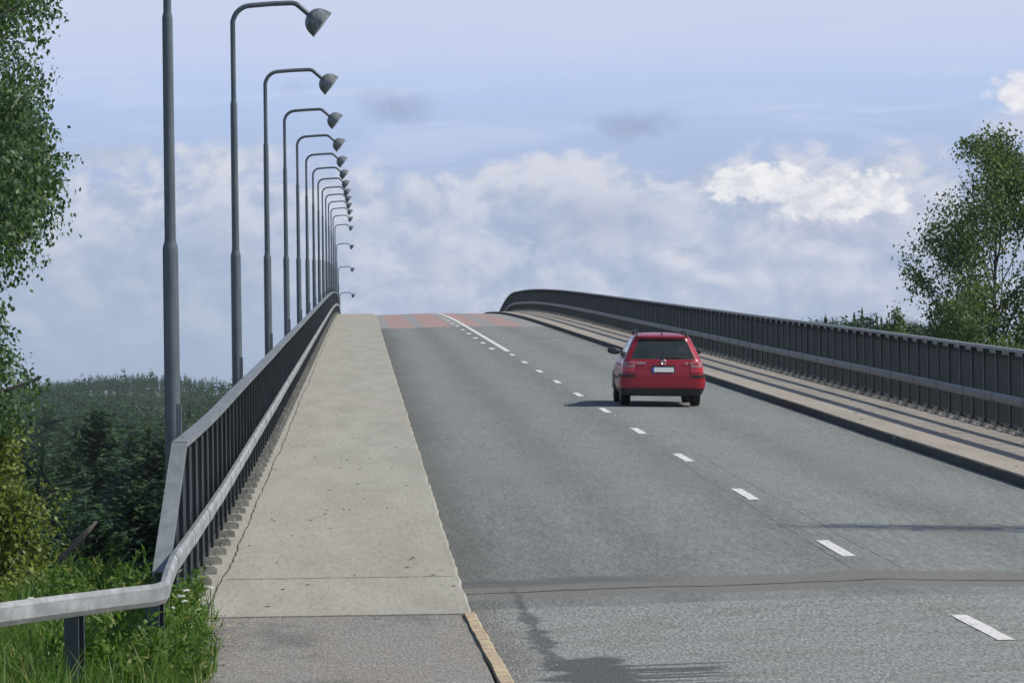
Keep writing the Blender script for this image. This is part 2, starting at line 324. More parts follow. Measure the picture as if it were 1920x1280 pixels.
    simple('steel', (0.34, 0.35, 0.35), 0.4, 0.7, 0.2, 8)
    simple('bark', (0.095, 0.085, 0.07), 0.9, 0, 0.45, 5, bump=0.8)
    simple('bark_pale', (0.22, 0.20, 0.175), 0.9, 0, 0.6, 4, bump=0.8)
    simple('rubber', (0.018, 0.018, 0.019), 0.75, 0, 0.2, 20)
    simple('plastic_dark', (0.022, 0.023, 0.026), 0.55, 0, 0.2, 12)
    simple('cabin', (0.035, 0.037, 0.042), 0.85, 0, 0.2, 12)
    simple('seat_cloth', (0.060, 0.062, 0.068), 0.9, 0, 0.2, 12)
    simple('plate_white', (0.82, 0.83, 0.80), 0.4, 0, 0.03, 12)
    simple('plate_blue', (0.02, 0.07, 0.38), 0.4, 0, 0.03, 12)
    simple('chrome', (0.75, 0.76, 0.78), 0.15, 1.0, 0.02, 5)
    simple('alloy', (0.42, 0.43, 0.45), 0.3, 0.9, 0.05, 5)
    simple('lens_red', (0.50, 0.012, 0.018), 0.12, 0, 0.08, 30, spec=0.6, coat=0.6)
    simple('lens_clear', (0.36, 0.17, 0.17), 0.14, 0, 0.12, 30, spec=0.6, coat=0.6)
    simple('petal', (0.78, 0.78, 0.72), 0.8, 0, 0.05, 10)
    simple('twig', (0.06, 0.05, 0.038), 0.9, 0, 0.4, 10)
    simple('litter', (0.40, 0.29, 0.13), 0.9, 0, 0.5, 20)
    simple('rock_face', (0.17, 0.162, 0.148), 0.9, 0, 0.4, .6)
    simple('stone', (0.42, 0.41, 0.38), 0.9, 0, 0.3, 9)
    # beam: weathered galvanised steel with scuffs
    mt, t, b = material('galvanised'); o = t.obj()
    n1 = t.noise(t.scale(o, 1, 0.35, 1), 5, 6, 0.65); n2 = t.noise(o, 22, 4, 0.6)
    c = t.ramp(n1, [(0.3, (0.24, 0.25, 0.245)), (0.5, (0.34, 0.35, 0.345)), (0.68, (0.50, 0.51, 0.50))])
    c = t.mix(t.m('MULTIPLY', t.step(n2, 0.55, 0.72), 0.4), c, (0.15, 0.15, 0.14, 1))
    bsdf(t, b, c, 0.55, 0.35, t.bump(n2, 0.15, 0.004)); M['galvanised'] = mt
    # car paint
    mt, t, b = material('red_paint'); o = t.obj()
    c = t.mix(t.step(t.noise(o, 3, 4), 0.3, 0.7), (0.31, 0.014, 0.028, 1), (0.36, 0.018, 0.034, 1))
    bsdf(t, b, c, 0.34, 0.0, None, 0.4, 0.3); M['red_paint'] = mt
    # glass, tinted
    mt, t, b = material('glass'); t.n.remove(b)
    tr = t.new('ShaderNodeBsdfTransparent'); tr.inputs[0].default_value = (0.55, 0.60, 0.60, 1)
    gl = t.new('ShaderNodeBsdfGlossy'); gl.inputs['Roughness'].default_value = 0.03; gl.inputs[0].default_value = (0.9, 0.95, 0.95, 1)
    fr = t.new('ShaderNodeFresnel'); fr.inputs[0].default_value = 1.5
    mx = t.new('ShaderNodeMixShader'); t.l.new(t.m('MULTIPLY', fr.outputs[0], 1.6, clamp=True), mx.inputs[0]); t.l.new(tr.outputs[0], mx.inputs[1]); t.l.new(gl.outputs[0], mx.inputs[2])
    df = t.new('ShaderNodeBsdfDiffuse'); df.inputs[0].default_value = (0.30, 0.33, 0.32, 1)      # pale film standing in for light reflected by the glass
    m2 = t.new('ShaderNodeMixShader'); t.l.new(t.m('ADD', 0.03, t.m('MULTIPLY', t.noise(t.obj(), 4, 4), 0.11)), m2.inputs[0])
    t.l.new(mx.outputs[0], m2.inputs[1]); t.l.new(df.outputs[0], m2.inputs[2])
    t.l.new(m2.outputs[0], t.n['Material Output'].inputs[0]); M['glass'] = mt

    def foliage(name, stops, trans=0.35, rough=0.5, spec=0.35):
        mt, t, b = material(name)
        rnd = t.new('ShaderNodeNewGeometry').outputs['Random Per Island']
        oi = t.new('ShaderNodeObjectInfo').outputs['Random']
        c = t.ramp(rnd, stops)
        c = t.mix(t.m('MULTIPLY', oi, 0.35), c, t.mix(1.0, c, (0.70, 0.82, 0.80, 1), 'MULTIPLY'))
        bsdf(t, b, c, rough, 0, None, spec)
        tl = t.new('ShaderNodeBsdfTranslucent'); t.l.new(t.mix(1.0, c, (1.25, 1.4, 0.7, 1), 'MULTIPLY'), tl.inputs[0])
        mx = t.new('ShaderNodeMixShader'); mx.inputs[0].default_value = trans
        t.l.new(b.outputs[0], mx.inputs[1]); t.l.new(tl.outputs[0], mx.inputs[2])
        t.l.new(mx.outputs[0], t.n['Material Output'].inputs[0])
        M[name] = mt
    foliage('birch_leaf', [(0, (0.042, 0.086, 0.042)), (0.5, (0.078, 0.145, 0.062)), (0.88, (0.130, 0.205, 0.080)), (1, (0.21, 0.25, 0.10))])
    foliage('willow_leaf', [(0, (0.095, 0.135, 0.028)), (0.5, (0.175, 0.225, 0.044)), (0.9, (0.27, 0.31, 0.07)), (1, (0.40, 0.38, 0.13))])
    foliage('aspen_leaf', [(0, (0.060, 0.100, 0.040)), (0.5, (0.115, 0.175, 0.062)), (0.88, (0.19, 0.245, 0.082)), (1, (0.14, 0.14, 0.05))])
    foliage('needles', [(0, (0.020, 0.046, 0.022)), (0.5, (0.036, 0.074, 0.030)), (1, (0.070, 0.118, 0.040))], 0.2, 0.6)
    foliage('far_needles', [(0, (0.026, 0.054, 0.024)), (0.5, (0.045, 0.086, 0.036)), (1, (0.085, 0.130, 0.045))], 0.2, 0.7, 0.15)
    foliage('grass_blade', [(0, (0.065, 0.13, 0.022)), (0.5, (0.105, 0.20, 0.034)), (0.88, (0.16, 0.245, 0.05)), (1, (0.32, 0.28, 0.11))], 0.35, 0.5)
    foliage('dry_blade', [(0, (0.16, 0.16, 0.05)), (0.5, (0.24, 0.21, 0.08)), (1, (0.36, 0.28, 0.12))], 0.3, 0.7)
    # ground
    mt, t, b = material('ground'); o = t.obj(); x, y, z = t.sep(o)
    n1 = t.noise(o, 0.5, 6, 0.6); n2 = t.noise(o, 9, 5, 0.65); n3 = t.noise(t.scale(o, 1, 0.35, 1), 0.035, 5, 0.6)
    g = t.mix(t.step(n2, 0.35, 0.7), (0.028, 0.045, 0.014, 1), (0.075, 0.095, 0.03, 1))
    g = t.mix(t.m('MULTIPLY', t.step(n1, 0.45, 0.65), 0.6), g, (0.09, 0.075, 0.035, 1))
    floor_ = t.mix(t.step(n1, 0.4, 0.6), (0.025, 0.040, 0.016, 1), (0.055, 0.06, 0.028, 1))
    rock = t.mix(t.step(n2, 0.35, 0.65), (0.085, 0.085, 0.065, 1), (0.16, 0.152, 0.13, 1))
    hill = t.mix(t.m('MULTIPLY', t.step(n3, 0.46, 0.56), t.step(y, 700, 900)), floor_, rock)
    c = t.mix(t.step(y, 55, 90), g, hill)
    bsdf(t, b, c, 0.95, 0, t.bump(n2, 0.6, 0.05), 0.2); M['ground'] = mt


make_materials()


# ------------------------------------------------------------------ object helpers
def tag(o, label=None, cat=None, group=None, kind=None):
    if label: o['label'] = label
    if cat: o['category'] = cat
    if group: o['group'] = group
    if kind: o['kind'] = kind
    return o


def empty(name, loc=(0, 0, 0), rot=None):
    o = bpy.data.objects.new(name, None); COL.objects.link(o); o.location = loc; o.empty_display_size = 0.3
    if rot: o.rotation_euler = rot
    return o


def link(name, me, parent=None, loc=None):
    o = bpy.data.objects.new(name, me); COL.objects.link(o)
    if parent is not None: o.parent = parent
    if loc is not None: o.location = loc
    return o


def copy_tree(o, parent=None):
    c = o.copy(); COL.objects.link(c)
    if parent is not None: c.parent = parent
    for ch in list(o.children): copy_tree(ch, c)
    return c


class MB:
    def __init__(s): s.v = []; s.f = []
    def add(s, vs_, fs):
        b = len(s.v); s.v.extend(tuple(q) for q in vs_); s.f.extend(tuple(i+b for i in f) for f in fs)
    def box(s, c, d, rot=None):
        hx, hy, hz = d[0]/2, d[1]/2, d[2]/2
        P = [Vector((sx*hx, sy*hy, sz*hz)) for sz in (-1, 1) for sy in (-1, 1) for sx in (-1, 1)]
        if rot is not None: P = [rot @ p for p in P]
        s.add([p+Vector(c) for p in P], [(0, 2, 3, 1), (4, 5, 7, 6), (0, 1, 5, 4), (2, 6, 7, 3), (0, 4, 6, 2), (1, 3, 7, 5)])
    def loft(s, rings, closed=True, caps=True):
        n = len(rings[0]); vs_ = [p for r in rings for p in r]; fs = []
        for i in range(len(rings)-1):
            for j in range(n if closed else n-1):
                k = (j+1) % n
                fs.append((i*n+j, i*n+k, (i+1)*n+k, (i+1)*n+j))
        if caps and closed:
            fs.append(tuple(range(n))[::-1]); fs.append(tuple((len(rings)-1)*n+j for j in range(n)))
        s.add(vs_, fs)
    def tube(s, pts, rad, n=10, caps=True):
        pts = [Vector(p) for p in pts]
        if not hasattr(rad, '__len__'): rad = [rad]*len(pts)
        rings = []; up = None
        for i, p in enumerate(pts):
            d = (pts[min(i+1, len(pts)-1)] - pts[max(i-1, 0)]).normalized()
            if up is None: up = Vector((0, 1, 0)) if abs(d.y) < 0.9 else Vector((1, 0, 0))
            a = (up - d*up.dot(d)).normalized(); up = a; bb = d.cross(a)
            rings.append([p + (a*math.cos(2*math.pi*k/n)+bb*math.sin(2*math.pi*k/n))*rad[i] for k in range(n)])
        s.loft(rings, True, caps)
    def mesh(s, name, mat, smooth=False, angle=None):
        me = bpy.data.meshes.new(name); me.from_pydata(s.v, [], s.f)
        me.materials.append(M[mat] if isinstance(mat, str) else mat)
        bm = bmesh.new(); bm.from_mesh(me); bmesh.ops.recalc_face_normals(bm, faces=bm.faces); bm.to_mesh(me); bm.free()
        if smooth:
            me.polygons.foreach_set('use_smooth', [True]*len(me.polygons))
            if angle is not None: me.set_sharp_from_angle(angle=angle)
        me.update(); return me
    def obj(s, name, mat, parent=None, smooth=False, angle=None): return link(name, s.mesh(name, mat, smooth, angle), parent)


def quads_mesh(name, V, mat, n=4):                         # V: (N, n, 3) separate faces
    N = len(V); me = bpy.data.meshes.new(name)
    me.vertices.add(N*n); me.vertices.foreach_set('co', np.ascontiguousarray(V, dtype=np.float32).ravel())
    me.loops.add(N*n); me.loops.foreach_set('vertex_index', np.arange(N*n, dtype=np.int32))
    me.polygons.add(N); me.polygons.foreach_set('loop_start', np.arange(0, N*n, n, dtype=np.int32))
    me.polygons.foreach_set('loop_total', np.full(N, n, dtype=np.int32))
    me.materials.append(M[mat]); me.update(calc_edges=True); me.validate(); return me


# ------------------------------------------------------------------ the line of the road
PY = [-60, -20, 10, 25, 39, 51.4, 62.9, 74.7, 87, 98.9, 111, 123, 135, 147, 166, 200, 229, 275, 318, 336, 349, 358, 369, 381, 405, 430, 470, 540]
PZ = [-2.25, -2.28, -2.26, -2.13, -1.87, -1.575, -1.235, -.89, -.53, -.17, .185, .54, .895, 1.255, 1.82, 2.83, 3.69, 5.0, 6.04, 6.38, 6.58, 6.60, 6.42, 6.02, 4.9, 3.2, 0.0, -6.5]
_y = np.array(PY, float); _z = np.array(PZ, float)


def _slopes():
    h = np.diff(_y); d = np.diff(_z)/h; m = np.zeros(len(_y)); m[0] = d[0]; m[-1] = d[-1]
    for i in range(1, len(_y)-1): m[i] = (d[i-1]*h[i]+d[i]*h[i-1])/(h[i]+h[i-1])
    return m


_m = _slopes()


def prof(Y):
    Y = np.clip(np.asarray(Y, float), _y[0], _y[-1]); i = np.clip(np.searchsorted(_y, Y)-1, 0, len(_y)-2)
    h = _y[i+1]-_y[i]; t = (Y-_y[i])/h
    return ((2*t**3-3*t**2+1)*_z[i]+(t**3-2*t**2+t)*h*_m[i]+(-2*t**3+3*t**2)*_z[i+1]+(t**3-t**2)*h*_m[i+1])


def pz(Y): return float(prof(Y))


CX, LK, RK = 5.0, 0.93, 9.1                                # crown, left and right kerb
def zroad(X, Y): return pz(Y) - 0.022*abs(X-CX)
WL, WR = 0.03, 0.045                                        # walk tops relative to the crown
RAIL_L, RAIL_R = -1.63, 11.2
YS = [float(q) for q in np.concatenate([np.arange(-40, 30, 5), np.arange(30, 300, 1.5), np.arange(300, 440, 1.0), np.arange(440, 520, 4)])]


def sweep(section, ys, name, mat, kind=None, parent=None, zf=None, smooth=False):
    m = MB(); m.loft([[(x, y, (zf or pz)(y)+z) for x, z in section] for y in ys]); o = m.obj(name, mat, parent, smooth)
    if kind: o['kind'] = kind
    return o


def build_road():
    m = MB(); xs = [LK-0.3, 2.0, 3.5, CX, 6.5, 8.0, RK+0.15]
    n = len(xs)
    m.add([(x, y, zroad(x, y)) for y in YS for x in xs],
          [(i*n+j, i*n+j+1, (i+1)*n+j+1, (i+1)*n+j) for i in range(len(YS)-1) for j in range(n-1)])
    o = m.obj('road', 'asphalt'); o['kind'] = 'structure'
    rg = random.Random(3)
    # concrete walks, edges slightly ragged towards the road
    ys = [y for y in YS if y >= 42.0]; ys = [41.2] + ys
    def walk(name, x0, x1, zt, mat, ys, rag):
        m = MB(); rings = []
        for y in ys:
            j0 = rg.uniform(-.012, .012) if rag == 0 else 0; j1 = rg.uniform(-.012, .012) if rag == 1 else 0
            rings.append([(x0+j0, y, pz(y)-0.25), (x1+j1, y, pz(y)-0.25), (x1+j1, y, pz(y)+zt-.015), (x1-.02+j1, y, pz(y)+zt), (x0+.02+j0, y, pz(y)+zt), (x0+j0, y, pz(y)+zt-.015)])
        m.loft(rings); o = m.obj(name, mat); o['kind'] = 'structure'
    fine = [float(q) for q in np.arange(41.2, 300, 0.7)] + [float(q) for q in np.arange(300, 520, 1.0)]
    walk('left_sidewalk', -1.95, LK, WL, 'concrete', fine, 1)
    walk('right_sidewalk', RK, 11.5, WR, 'concrete_pale', [float(q) for q in np.arange(-40, 41, 2.0)] + fine, 0)
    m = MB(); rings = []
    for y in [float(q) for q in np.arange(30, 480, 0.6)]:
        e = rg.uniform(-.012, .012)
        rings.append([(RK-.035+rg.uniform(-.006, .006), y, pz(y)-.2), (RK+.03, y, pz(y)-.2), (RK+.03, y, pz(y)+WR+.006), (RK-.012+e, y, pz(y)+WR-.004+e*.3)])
    m.loft(rings); tag(m.obj('kerb', 'kerb_dark'), kind='structure')  # near-black face: shade put into the colour along with splash dirt
    ys = [float(q) for q in np.arange(-40, 41.3, 1.4)]
    walk('asphalt_footpath', -1.42, LK-0.01, WL-0.012, 'path_asphalt', ys, 9)
    ky = [float(q) for q in np.arange(-40, 41.0, 0.5)] + [41.15]
    m = MB(); rings = []
    for y in ky:
        s = max(0, 41-y)*0.012; a, bq = LK-0.085+s+rg.uniform(-.005, .005), LK+0.03+s+rg.uniform(-.005, .005)
        zt = WL+0.012+rg.uniform(-.006, .006)
        rings.append([(a, y, pz(y)-.3), (bq, y, pz(y)-.3), (bq, y, pz(y)+zt-.02), (bq-.02, y, pz(y)+zt), (a+.01, y, pz(y)+zt)])
    m.loft(rings); tag(m.obj('kerb_stone', 'kerb_yellow'), kind='structure')
    # slab and girders under the walks
    dy = [float(q) for q in np.arange(46, 520, 6)]
    sweep([(-2.05, -0.75), (11.65, -0.75), (11.65, -0.26), (-2.05, -0.26)], dy, 'bridge_slab', 'concrete_dark', 'structure')
    for x in (-0.4, 9.6):
        sweep([(x-.5, -2.6), (x+.5, -2.6), (x+.5, -0.755), (x-.5, -0.755)], dy, 'bridge_girder', 'concrete_dark', 'structure')
    m = MB(); m.box((4.8, 44.6, -7.4), (14.2, 1.6, 10.0)); tag(m.obj('bridge_abutment', 'concrete_dark'), kind='structure')
    # cracks and joints
    def ribbon(pts, w, zoff, name, mat, zf):
        m = MB(); L = []
        for i, (x, y) in enumerate(pts):
            a = Vector(pts[max(i-1, 0)]); b2 = Vector(pts[min(i+1, len(pts)-1)]); d = (b2-a).normalized(); nrm = Vector((-d.y, d.x))
            ww = w*(0.6+0.8*rg.random())
            for sgn in (-1, 1):
                q = Vector((x, y))+nrm*ww*sgn/2; L.append((q.x, q.y, zf(q.x, q.y)+zoff))
        m.add(L, [(2*i, 2*i+1, 2*i+3, 2*i+2) for i in range(len(pts)-1)])
        tag(m.obj(name, mat), kind='structure')
    zw = lambda x, y: pz(y)+WL
    x = -1.36; pts = []
    for y in np.arange(41.3, 330, 0.45):
        x += rg.uniform(-.012, .012) + (-1.36-x)*0.15; pts.append((x, float(y)))
    ribbon(pts, 0.012, 0.004, 'walk_crack', 'crack', zw)
    ribbon([(q, 46.6+rg.uniform(-.012, .012)) for q in np.arange(-1.34, LK-.03, 0.06)], 0.035, 0.004, 'walk_joint', 'crack', zw)
    ribbon([(q, 231.4+rg.uniform(-.02, .02)) for q in np.arange(-1.34, LK-.03, 0.2)], 0.12, 0.004, 'walk_joint', 'crack', zw)
    # seam either side of the centre line, and a tar line on the right lane
    for x0 in (4.86, 5.34):
        x = x0; pts = []
        for y in np.arange(47.5, 78, 0.5):
            x += rg.uniform(-.014, .014)+(x0-x)*.2; pts.append((x, float(y)))
        ribbon(pts, 0.005, 0.004, 'road_seam', 'seam', zroad)
    ribbon([(q, 196+rg.uniform(-.2, .2)) for q in np.arange(6.6, 8.3, 0.12)], 0.30, 0.004, 'road_seam', 'crack', zroad)
    # centre line
    def dash(x0, x1, y0, y1, rag=True):
        m = MB(); k = max(2, int((y1-y0)/0.4)); L = []
        for i in range(k+1):
            y = y0+(y1-y0)*i/k
            for x in (x0, x1):
                q = x+rg.uniform(-.007, .007); L.append((q, y+rg.uniform(-.03, .03), zroad(q, y)+0.006))
        m.add(L, [(2*i, 2*i+1, 2*i+3, 2*i+2) for i in range(k)])
        tag(m.obj('lane_marking', 'white_paint'), kind='structure')
    for i in range(-2, 11):
        y = 38.9+12*i; dash(CX-.05, CX+.09, y-1.45, y+1.55)
    for i in range(11, 26):
        y = 38.9+12*i; dash(CX-.42, CX-.24, y-1.5, y+1.5)
    dash(CX-.02, CX+.16, 165, 330)


build_road()


# ------------------------------------------------------------------ terrain
def terrain(X, Y):
    X = np.asarray(X, float); Y = np.asarray(Y, float)
    base = np.interp(Y, [-100, 60, 110, 200, 600, 1000, 1400, 1700, 1850, 2050, 2600, 4200], [-7, -10, -14, -19, -19, -14, -7, 0.5, 6.0, 7.0, -5, -12])
    hump = np.exp(-((X+92-(Y-1850)*.03)/52.0)**2)
    base = base + np.where(Y > 1100, (hump-1)*np.clip((Y-1100)/700, 0, 1)*8.5, 0)
    base = base + 1.2*np.sin(X*.021+1)*np.sin(Y*.011) + 0.6*np.sin(X*.07+Y*.05)
    rh = np.exp(-((X-70)/45.0)**2-((Y-540)/150.0)**2)*12.5
    rh2 = np.exp(-((X-20)/7.0)**2-((Y-110)/50.0)**2)*3.5
    base = base + rh + rh2 + np.where(Y > 1500, np.exp(-((X-10)/45)**2)*-4.0, 0)
    dx = np.abs(X-5.1); emb = prof(np.clip(Y, -60, 46)) - 0.17 - np.clip(dx-8.0, 0, None)*0.52 - np.clip(Y-43.0, 0, None)*0.6
    emb = emb + 0.24*np.clip((dx-6.6)/0.5, 0, 1)*(X < 0) - np.where((dx < 6.6), 0.25, 0)
    emb = emb + 0.05*np.sin(X*3.1+Y*1.7)*(dx > 6.9)
    return np.maximum(base, emb)


def build_ground():
    xs = np.unique(np.concatenate([np.linspace(-2500, -300, 12), np.linspace(-300, -40, 40), np.linspace(-40, -6, 40), np.arange(-6, -1, 0.25), np.linspace(-1, 14, 12), np.linspace(14, 30, 12), np.linspace(30, 200, 40), np.linspace(200, 2500, 12)]))
    ys = np.unique(np.concatenate([np.linspace(-100, 20, 10), np.arange(20, 60, 0.5), np.linspace(60, 300, 60), np.linspace(300, 2700, 170), np.linspace(2700, 4200, 6)]))
    XX, YY = np.meshgrid(xs, ys); ZZ = terrain(XX, YY)
    n = len(xs); m = MB(); m.v = np.stack([XX, YY, ZZ], -1).reshape(-1, 3).tolist()
    m.f = [(i*n+j, i*n+j+1, (i+1)*n+j+1, (i+1)*n+j) for i in range(len(ys)-1) for j in range(n-1)]
    me = bpy.data.meshes.new('ground'); me.from_pydata(m.v, [], m.f); me.materials.append(M['ground'])
    me.polygons.foreach_set('use_smooth', [True]*len(me.polygons)); me.update()
    tag(link('ground', me), kind='structure')


build_ground()


# ------------------------------------------------------------------ railings
def build_railing(xr, wz, side, y0, y1, label):
    # side: +1 when the walk lies on the +X side of the railing
    root = empty('bridge_railing', (xr, y0, pz(y0)+wz)); tag(root, label, 'railing', 'railings on both edges of the bridge')
    o0 = Vector(root.location)
    def fin(o): o.location = -o0 if o.parent is root else (0, 0, 0); return o
    H = 1.45
    ys = [y for y in YS if y0 < y < y1]
    if side > 0:                                            # left rail: the cap folds down towards the path end
        capys = [43.0] + [y for y in ys if y > 44]; low = [(38.7, -H+0.54)]
    else:
        capys = ys; low = []
    def zr(y): return pz(y)+wz+H
    w = 0.068
    sec = [(-w, -.012), (-w, -.05), (-w+.012, -.05), (-w+.012, 0-.012), (w-.012, -.012), (w-.012, -.05), (w, -.05), (w, -.012), (w, 0), (-w, 0)]
    m = MB(); rings = []
    for y, dz in low: rings.append([(xr+a, y, pz(y)+wz+H+dz+bq) for a, bq in sec])
    for y in capys: rings.append([(xr+a, y, zr(y)+bq) for a, bq in sec])
    m.loft(rings); fin(m.obj('top_rail', 'rail_paint', root))
    # seams in the cap
    # outer web under the cap and a bottom bar
    xo = xr - side*0.058
    m = MB(); rings = [[(xo-.006, y, zr(y)-.13), (xo+.006, y, zr(y)-.13), (xo+.006, y, zr(y)-.048), (xo-.006, y, zr(y)-.048)] for y in capys]
    m.loft(rings); fin(m.obj('upper_web', 'rail_web', root))
    m = MB(); rings = [[(xr-.02, y, pz(y)+wz+.10), (xr+.02, y, pz(y)+wz+.10), (xr+.02, y, pz(y)+wz+.14), (xr-.02, y, pz(y)+wz+.14)] for y in ([41.0]+capys if side > 0 else capys)]
    m.loft(rings); fin(m.obj('bottom_bar', 'rail_dark', root))
    # balusters: one close-set screen
    m = MB(); y = y0+0.25
    while y < y1-0.3:
        top = zr(y)-0.125
        if side > 0 and y < 43.0: top = pz(y)+wz+0.54+(y-38.7)/4.3*(H-.54)-.05
        if top > pz(y)+wz+.25: m.box((xr, y, (top+pz(y)+wz+.05)/2), (.020, .017, top-pz(y)-wz-.05))
        y += 0.135
    fin(m.obj('baluster_screen', 'rail_sunlit' if side > 0 else 'rail_dark', root))  # same paint both sides; sun put into left colour, shade into right
    # posts with foot blocks
    def post(mb, y, lx=0.0):
        top = zr(y)-.05
        if side > 0 and y < 43.0: top = pz(y)+wz+0.54+(y-38.7)/4.3*(H-.54)-.06
        zb = pz(y)+wz+.07-(.45 if side > 0 and y < 42 else 0)
        a, bq, tt = .05, .03, .010
        sec = [(-a, -bq), (-a+tt, -bq), (-a+tt, -tt/2), (a-tt, -tt/2), (a-tt, -bq), (a, -bq), (a, bq), (a-tt, bq), (a-tt, tt/2), (-a+tt, tt/2), (-a+tt, bq), (-a, bq)]
        mb.loft([[(xr+p, y+q, zb) for p, q in sec], [(xr+p, y+q, top) for p, q in sec]])
    def foot(mb, y):
        zb = pz(y)+wz; c = xr+side*0.06
        mb.box((c, y, zb+.030), (.25, .13, .065))
        mb.box((c, y, zb+.070), (.21, .10, .016))
        mb.box((xr+side*.10, y, zb+.112), (.10, .012, .05))
    def bolts(mb, y):
        zb = pz(y)+wz+.078
        for dx, dy in ((.13, .03), (.13, -.03)): mb.tube([(xr+side*dx, y+dy, zb-.005), (xr+side*dx, y+dy, zb+.035)], .011, 6)
    rest = MB(); restf = MB(); y = y0+.35; k = 0
    while y < y1-.2:
        if k < 100:
            mb = MB(); post(mb, y); po = fin(mb.obj('post', 'post_paint', root))
            fb = MB(); foot(fb, y); bolts(fb, y) if k < 40 else None
            if y > 42 or side < 0: link('foot_block', fb.mesh('foot_block', 'foot'), po)
        else: post(rest, y); foot(restf, y)
        y += 1.7; k += 1
    o = fin(rest.obj('post', 'post_paint', root)); o['kind'] = 'stuff'
    o = fin(restf.obj('foot_block', 'foot', root)); o['kind'] = 'stuff'
    return root, o0


def beam_section(h=0.160, d=0.060):                            # box rail with folded corners
    a = h/2; c = 0.035
    return [(-d/2, -a+.01), (d/2-.02, -a), (d/2, -a+c), (d/2, a-c), (d/2-.02, a), (-d/2, a-.01)]


def build_beam(xb, wz, side, ya, yb, label, bend):
    """guard beam in overlapping lengths; the left one bends away beside the path"""
    root = empty('guard_beam', (xb, ya, pz(ya)+wz+0.62)); tag(root, label, 'guard rail', 'steel guard beams along the bridge')
    o0 = Vector(root.location); HB = 0.63 if side > 0 else 0.58
    sec = beam_section()
    if side < 0: sec = [(-x, z) for x, z in sec][::-1]
    y = ya; k = 0; rest = MB()
    while y < yb:
        e = min(y+4.0, yb); m = MB() if k < 95 else rest
        ins = 0.0
        rings = []
        for q in np.linspace(y, e+0.10, 5):
            off = 0.006*(1-(q-y)/4.0)*side; g = 1.0+0.05*(1-(q-y)/4.0)
            rings.append([(xb+off+x*g, float(q), pz(float(q))+wz+HB+z*g) for x, z in sec])
        m.loft(rings)
        if k < 95: o = m.obj('beam_length', 'galvanised' if side > 0 else 'beam_shaded', root); o.location = -o0
        y = e; k += 1
    if rest.v: o = rest.obj('beam_length', 'galvanised' if side > 0 else 'beam_shaded', root); o.location = -o0; o['kind'] = 'stuff'
    if bend:
        path = bend; pts = []
        for i in range(len(path)-1):
            for s in np.linspace(0, 1, 9)[:-1]: pts.append(Vector(path[i]).lerp(Vector(path[i+1]), float(s)))
        pts.append(Vector(path[-1]))
        for _ in range(1):
            pts = [pts[0]]+[(pts[i-1]+2*pts[i]+pts[i+1])/4 for i in range(1, len(pts)-1)]+[pts[-1]]
        m = MB(); rings = []
        for i, p in enumerate(pts):
            d = (pts[min(i+1, len(pts)-1)]-pts[max(i-1, 0)]); d.z = 0; d.normalize(); nrm = Vector((d.y, -d.x, 0))  # towards the road
            if nrm.dot(Vector((1, -1, 0))) < 0: nrm = -nrm
            rings.append([p+nrm*x+Vector((0, 0, z)) for x, z in sec])
        m.loft(rings); o = m.obj('bent_end', 'galvanised', root); o.location = -o0
    return root, o0


railL, oL = build_railing(RAIL_L, WL, 1, 38.7, 470, 'grey railing with folded down end standing left of the sidewalk, lamp posts behind it')
railR, oR = build_railing(RAIL_R, WR, -1, -20, 470, 'dark shaded railing along the right edge of the bridge behind the red car')
YC = 35.7
bend = [(-1.50, 38.2, pz(38.2)+WL+.63), (-1.475, 36.2, pz(36.2)+WL+.60), (-1.44, 34.9, -1.325), (-1.50, 34.5, -1.335), (-1.70, 33.9, -1.335), (-2.37, 31.5, -1.33), (-3.6, 26.6, -1.36), (-5.2, 20.5, -1.42)]
beamL, obL = build_beam(-1.50, WL, 1, 38.1, 450, 'pale galvanised guard beam on the left sidewalk edge, bending away over the grass', bend)
beamR, obR = build_beam(11.085, WR, -1, -20, 450, 'shaded grey guard beam fixed to the inside of the right railing', None)


def guard_post(x, y, zt):
    zb = float(terrain(x, y))-.25; m = MB(); a, bq, tt = .055, .045, .010
    sec = [(-a, -bq), (a, -bq), (a, -bq+tt), (-a+tt, -bq+tt), (-a+tt, bq-tt), (a, bq-tt), (a, bq), (-a, bq)]
    Rz = Matrix.Rotation(R(-25), 3, 'Z')
    m.loft([[(Rz @ Vector((p, q, 0)))+Vector((x, y, z)) for p, q in sec] for z in (zb, zt)])
    o = m.obj('guard_post', 'post_paint', beamL); o.location = -obL


guard_post(-1.99, 33.05, -1.39); guard_post(-1.56, 35.9, -1.36); guard_post(-3.4, 28.2, -1.4); guard_post(-4.9, 22.8, -1.45)


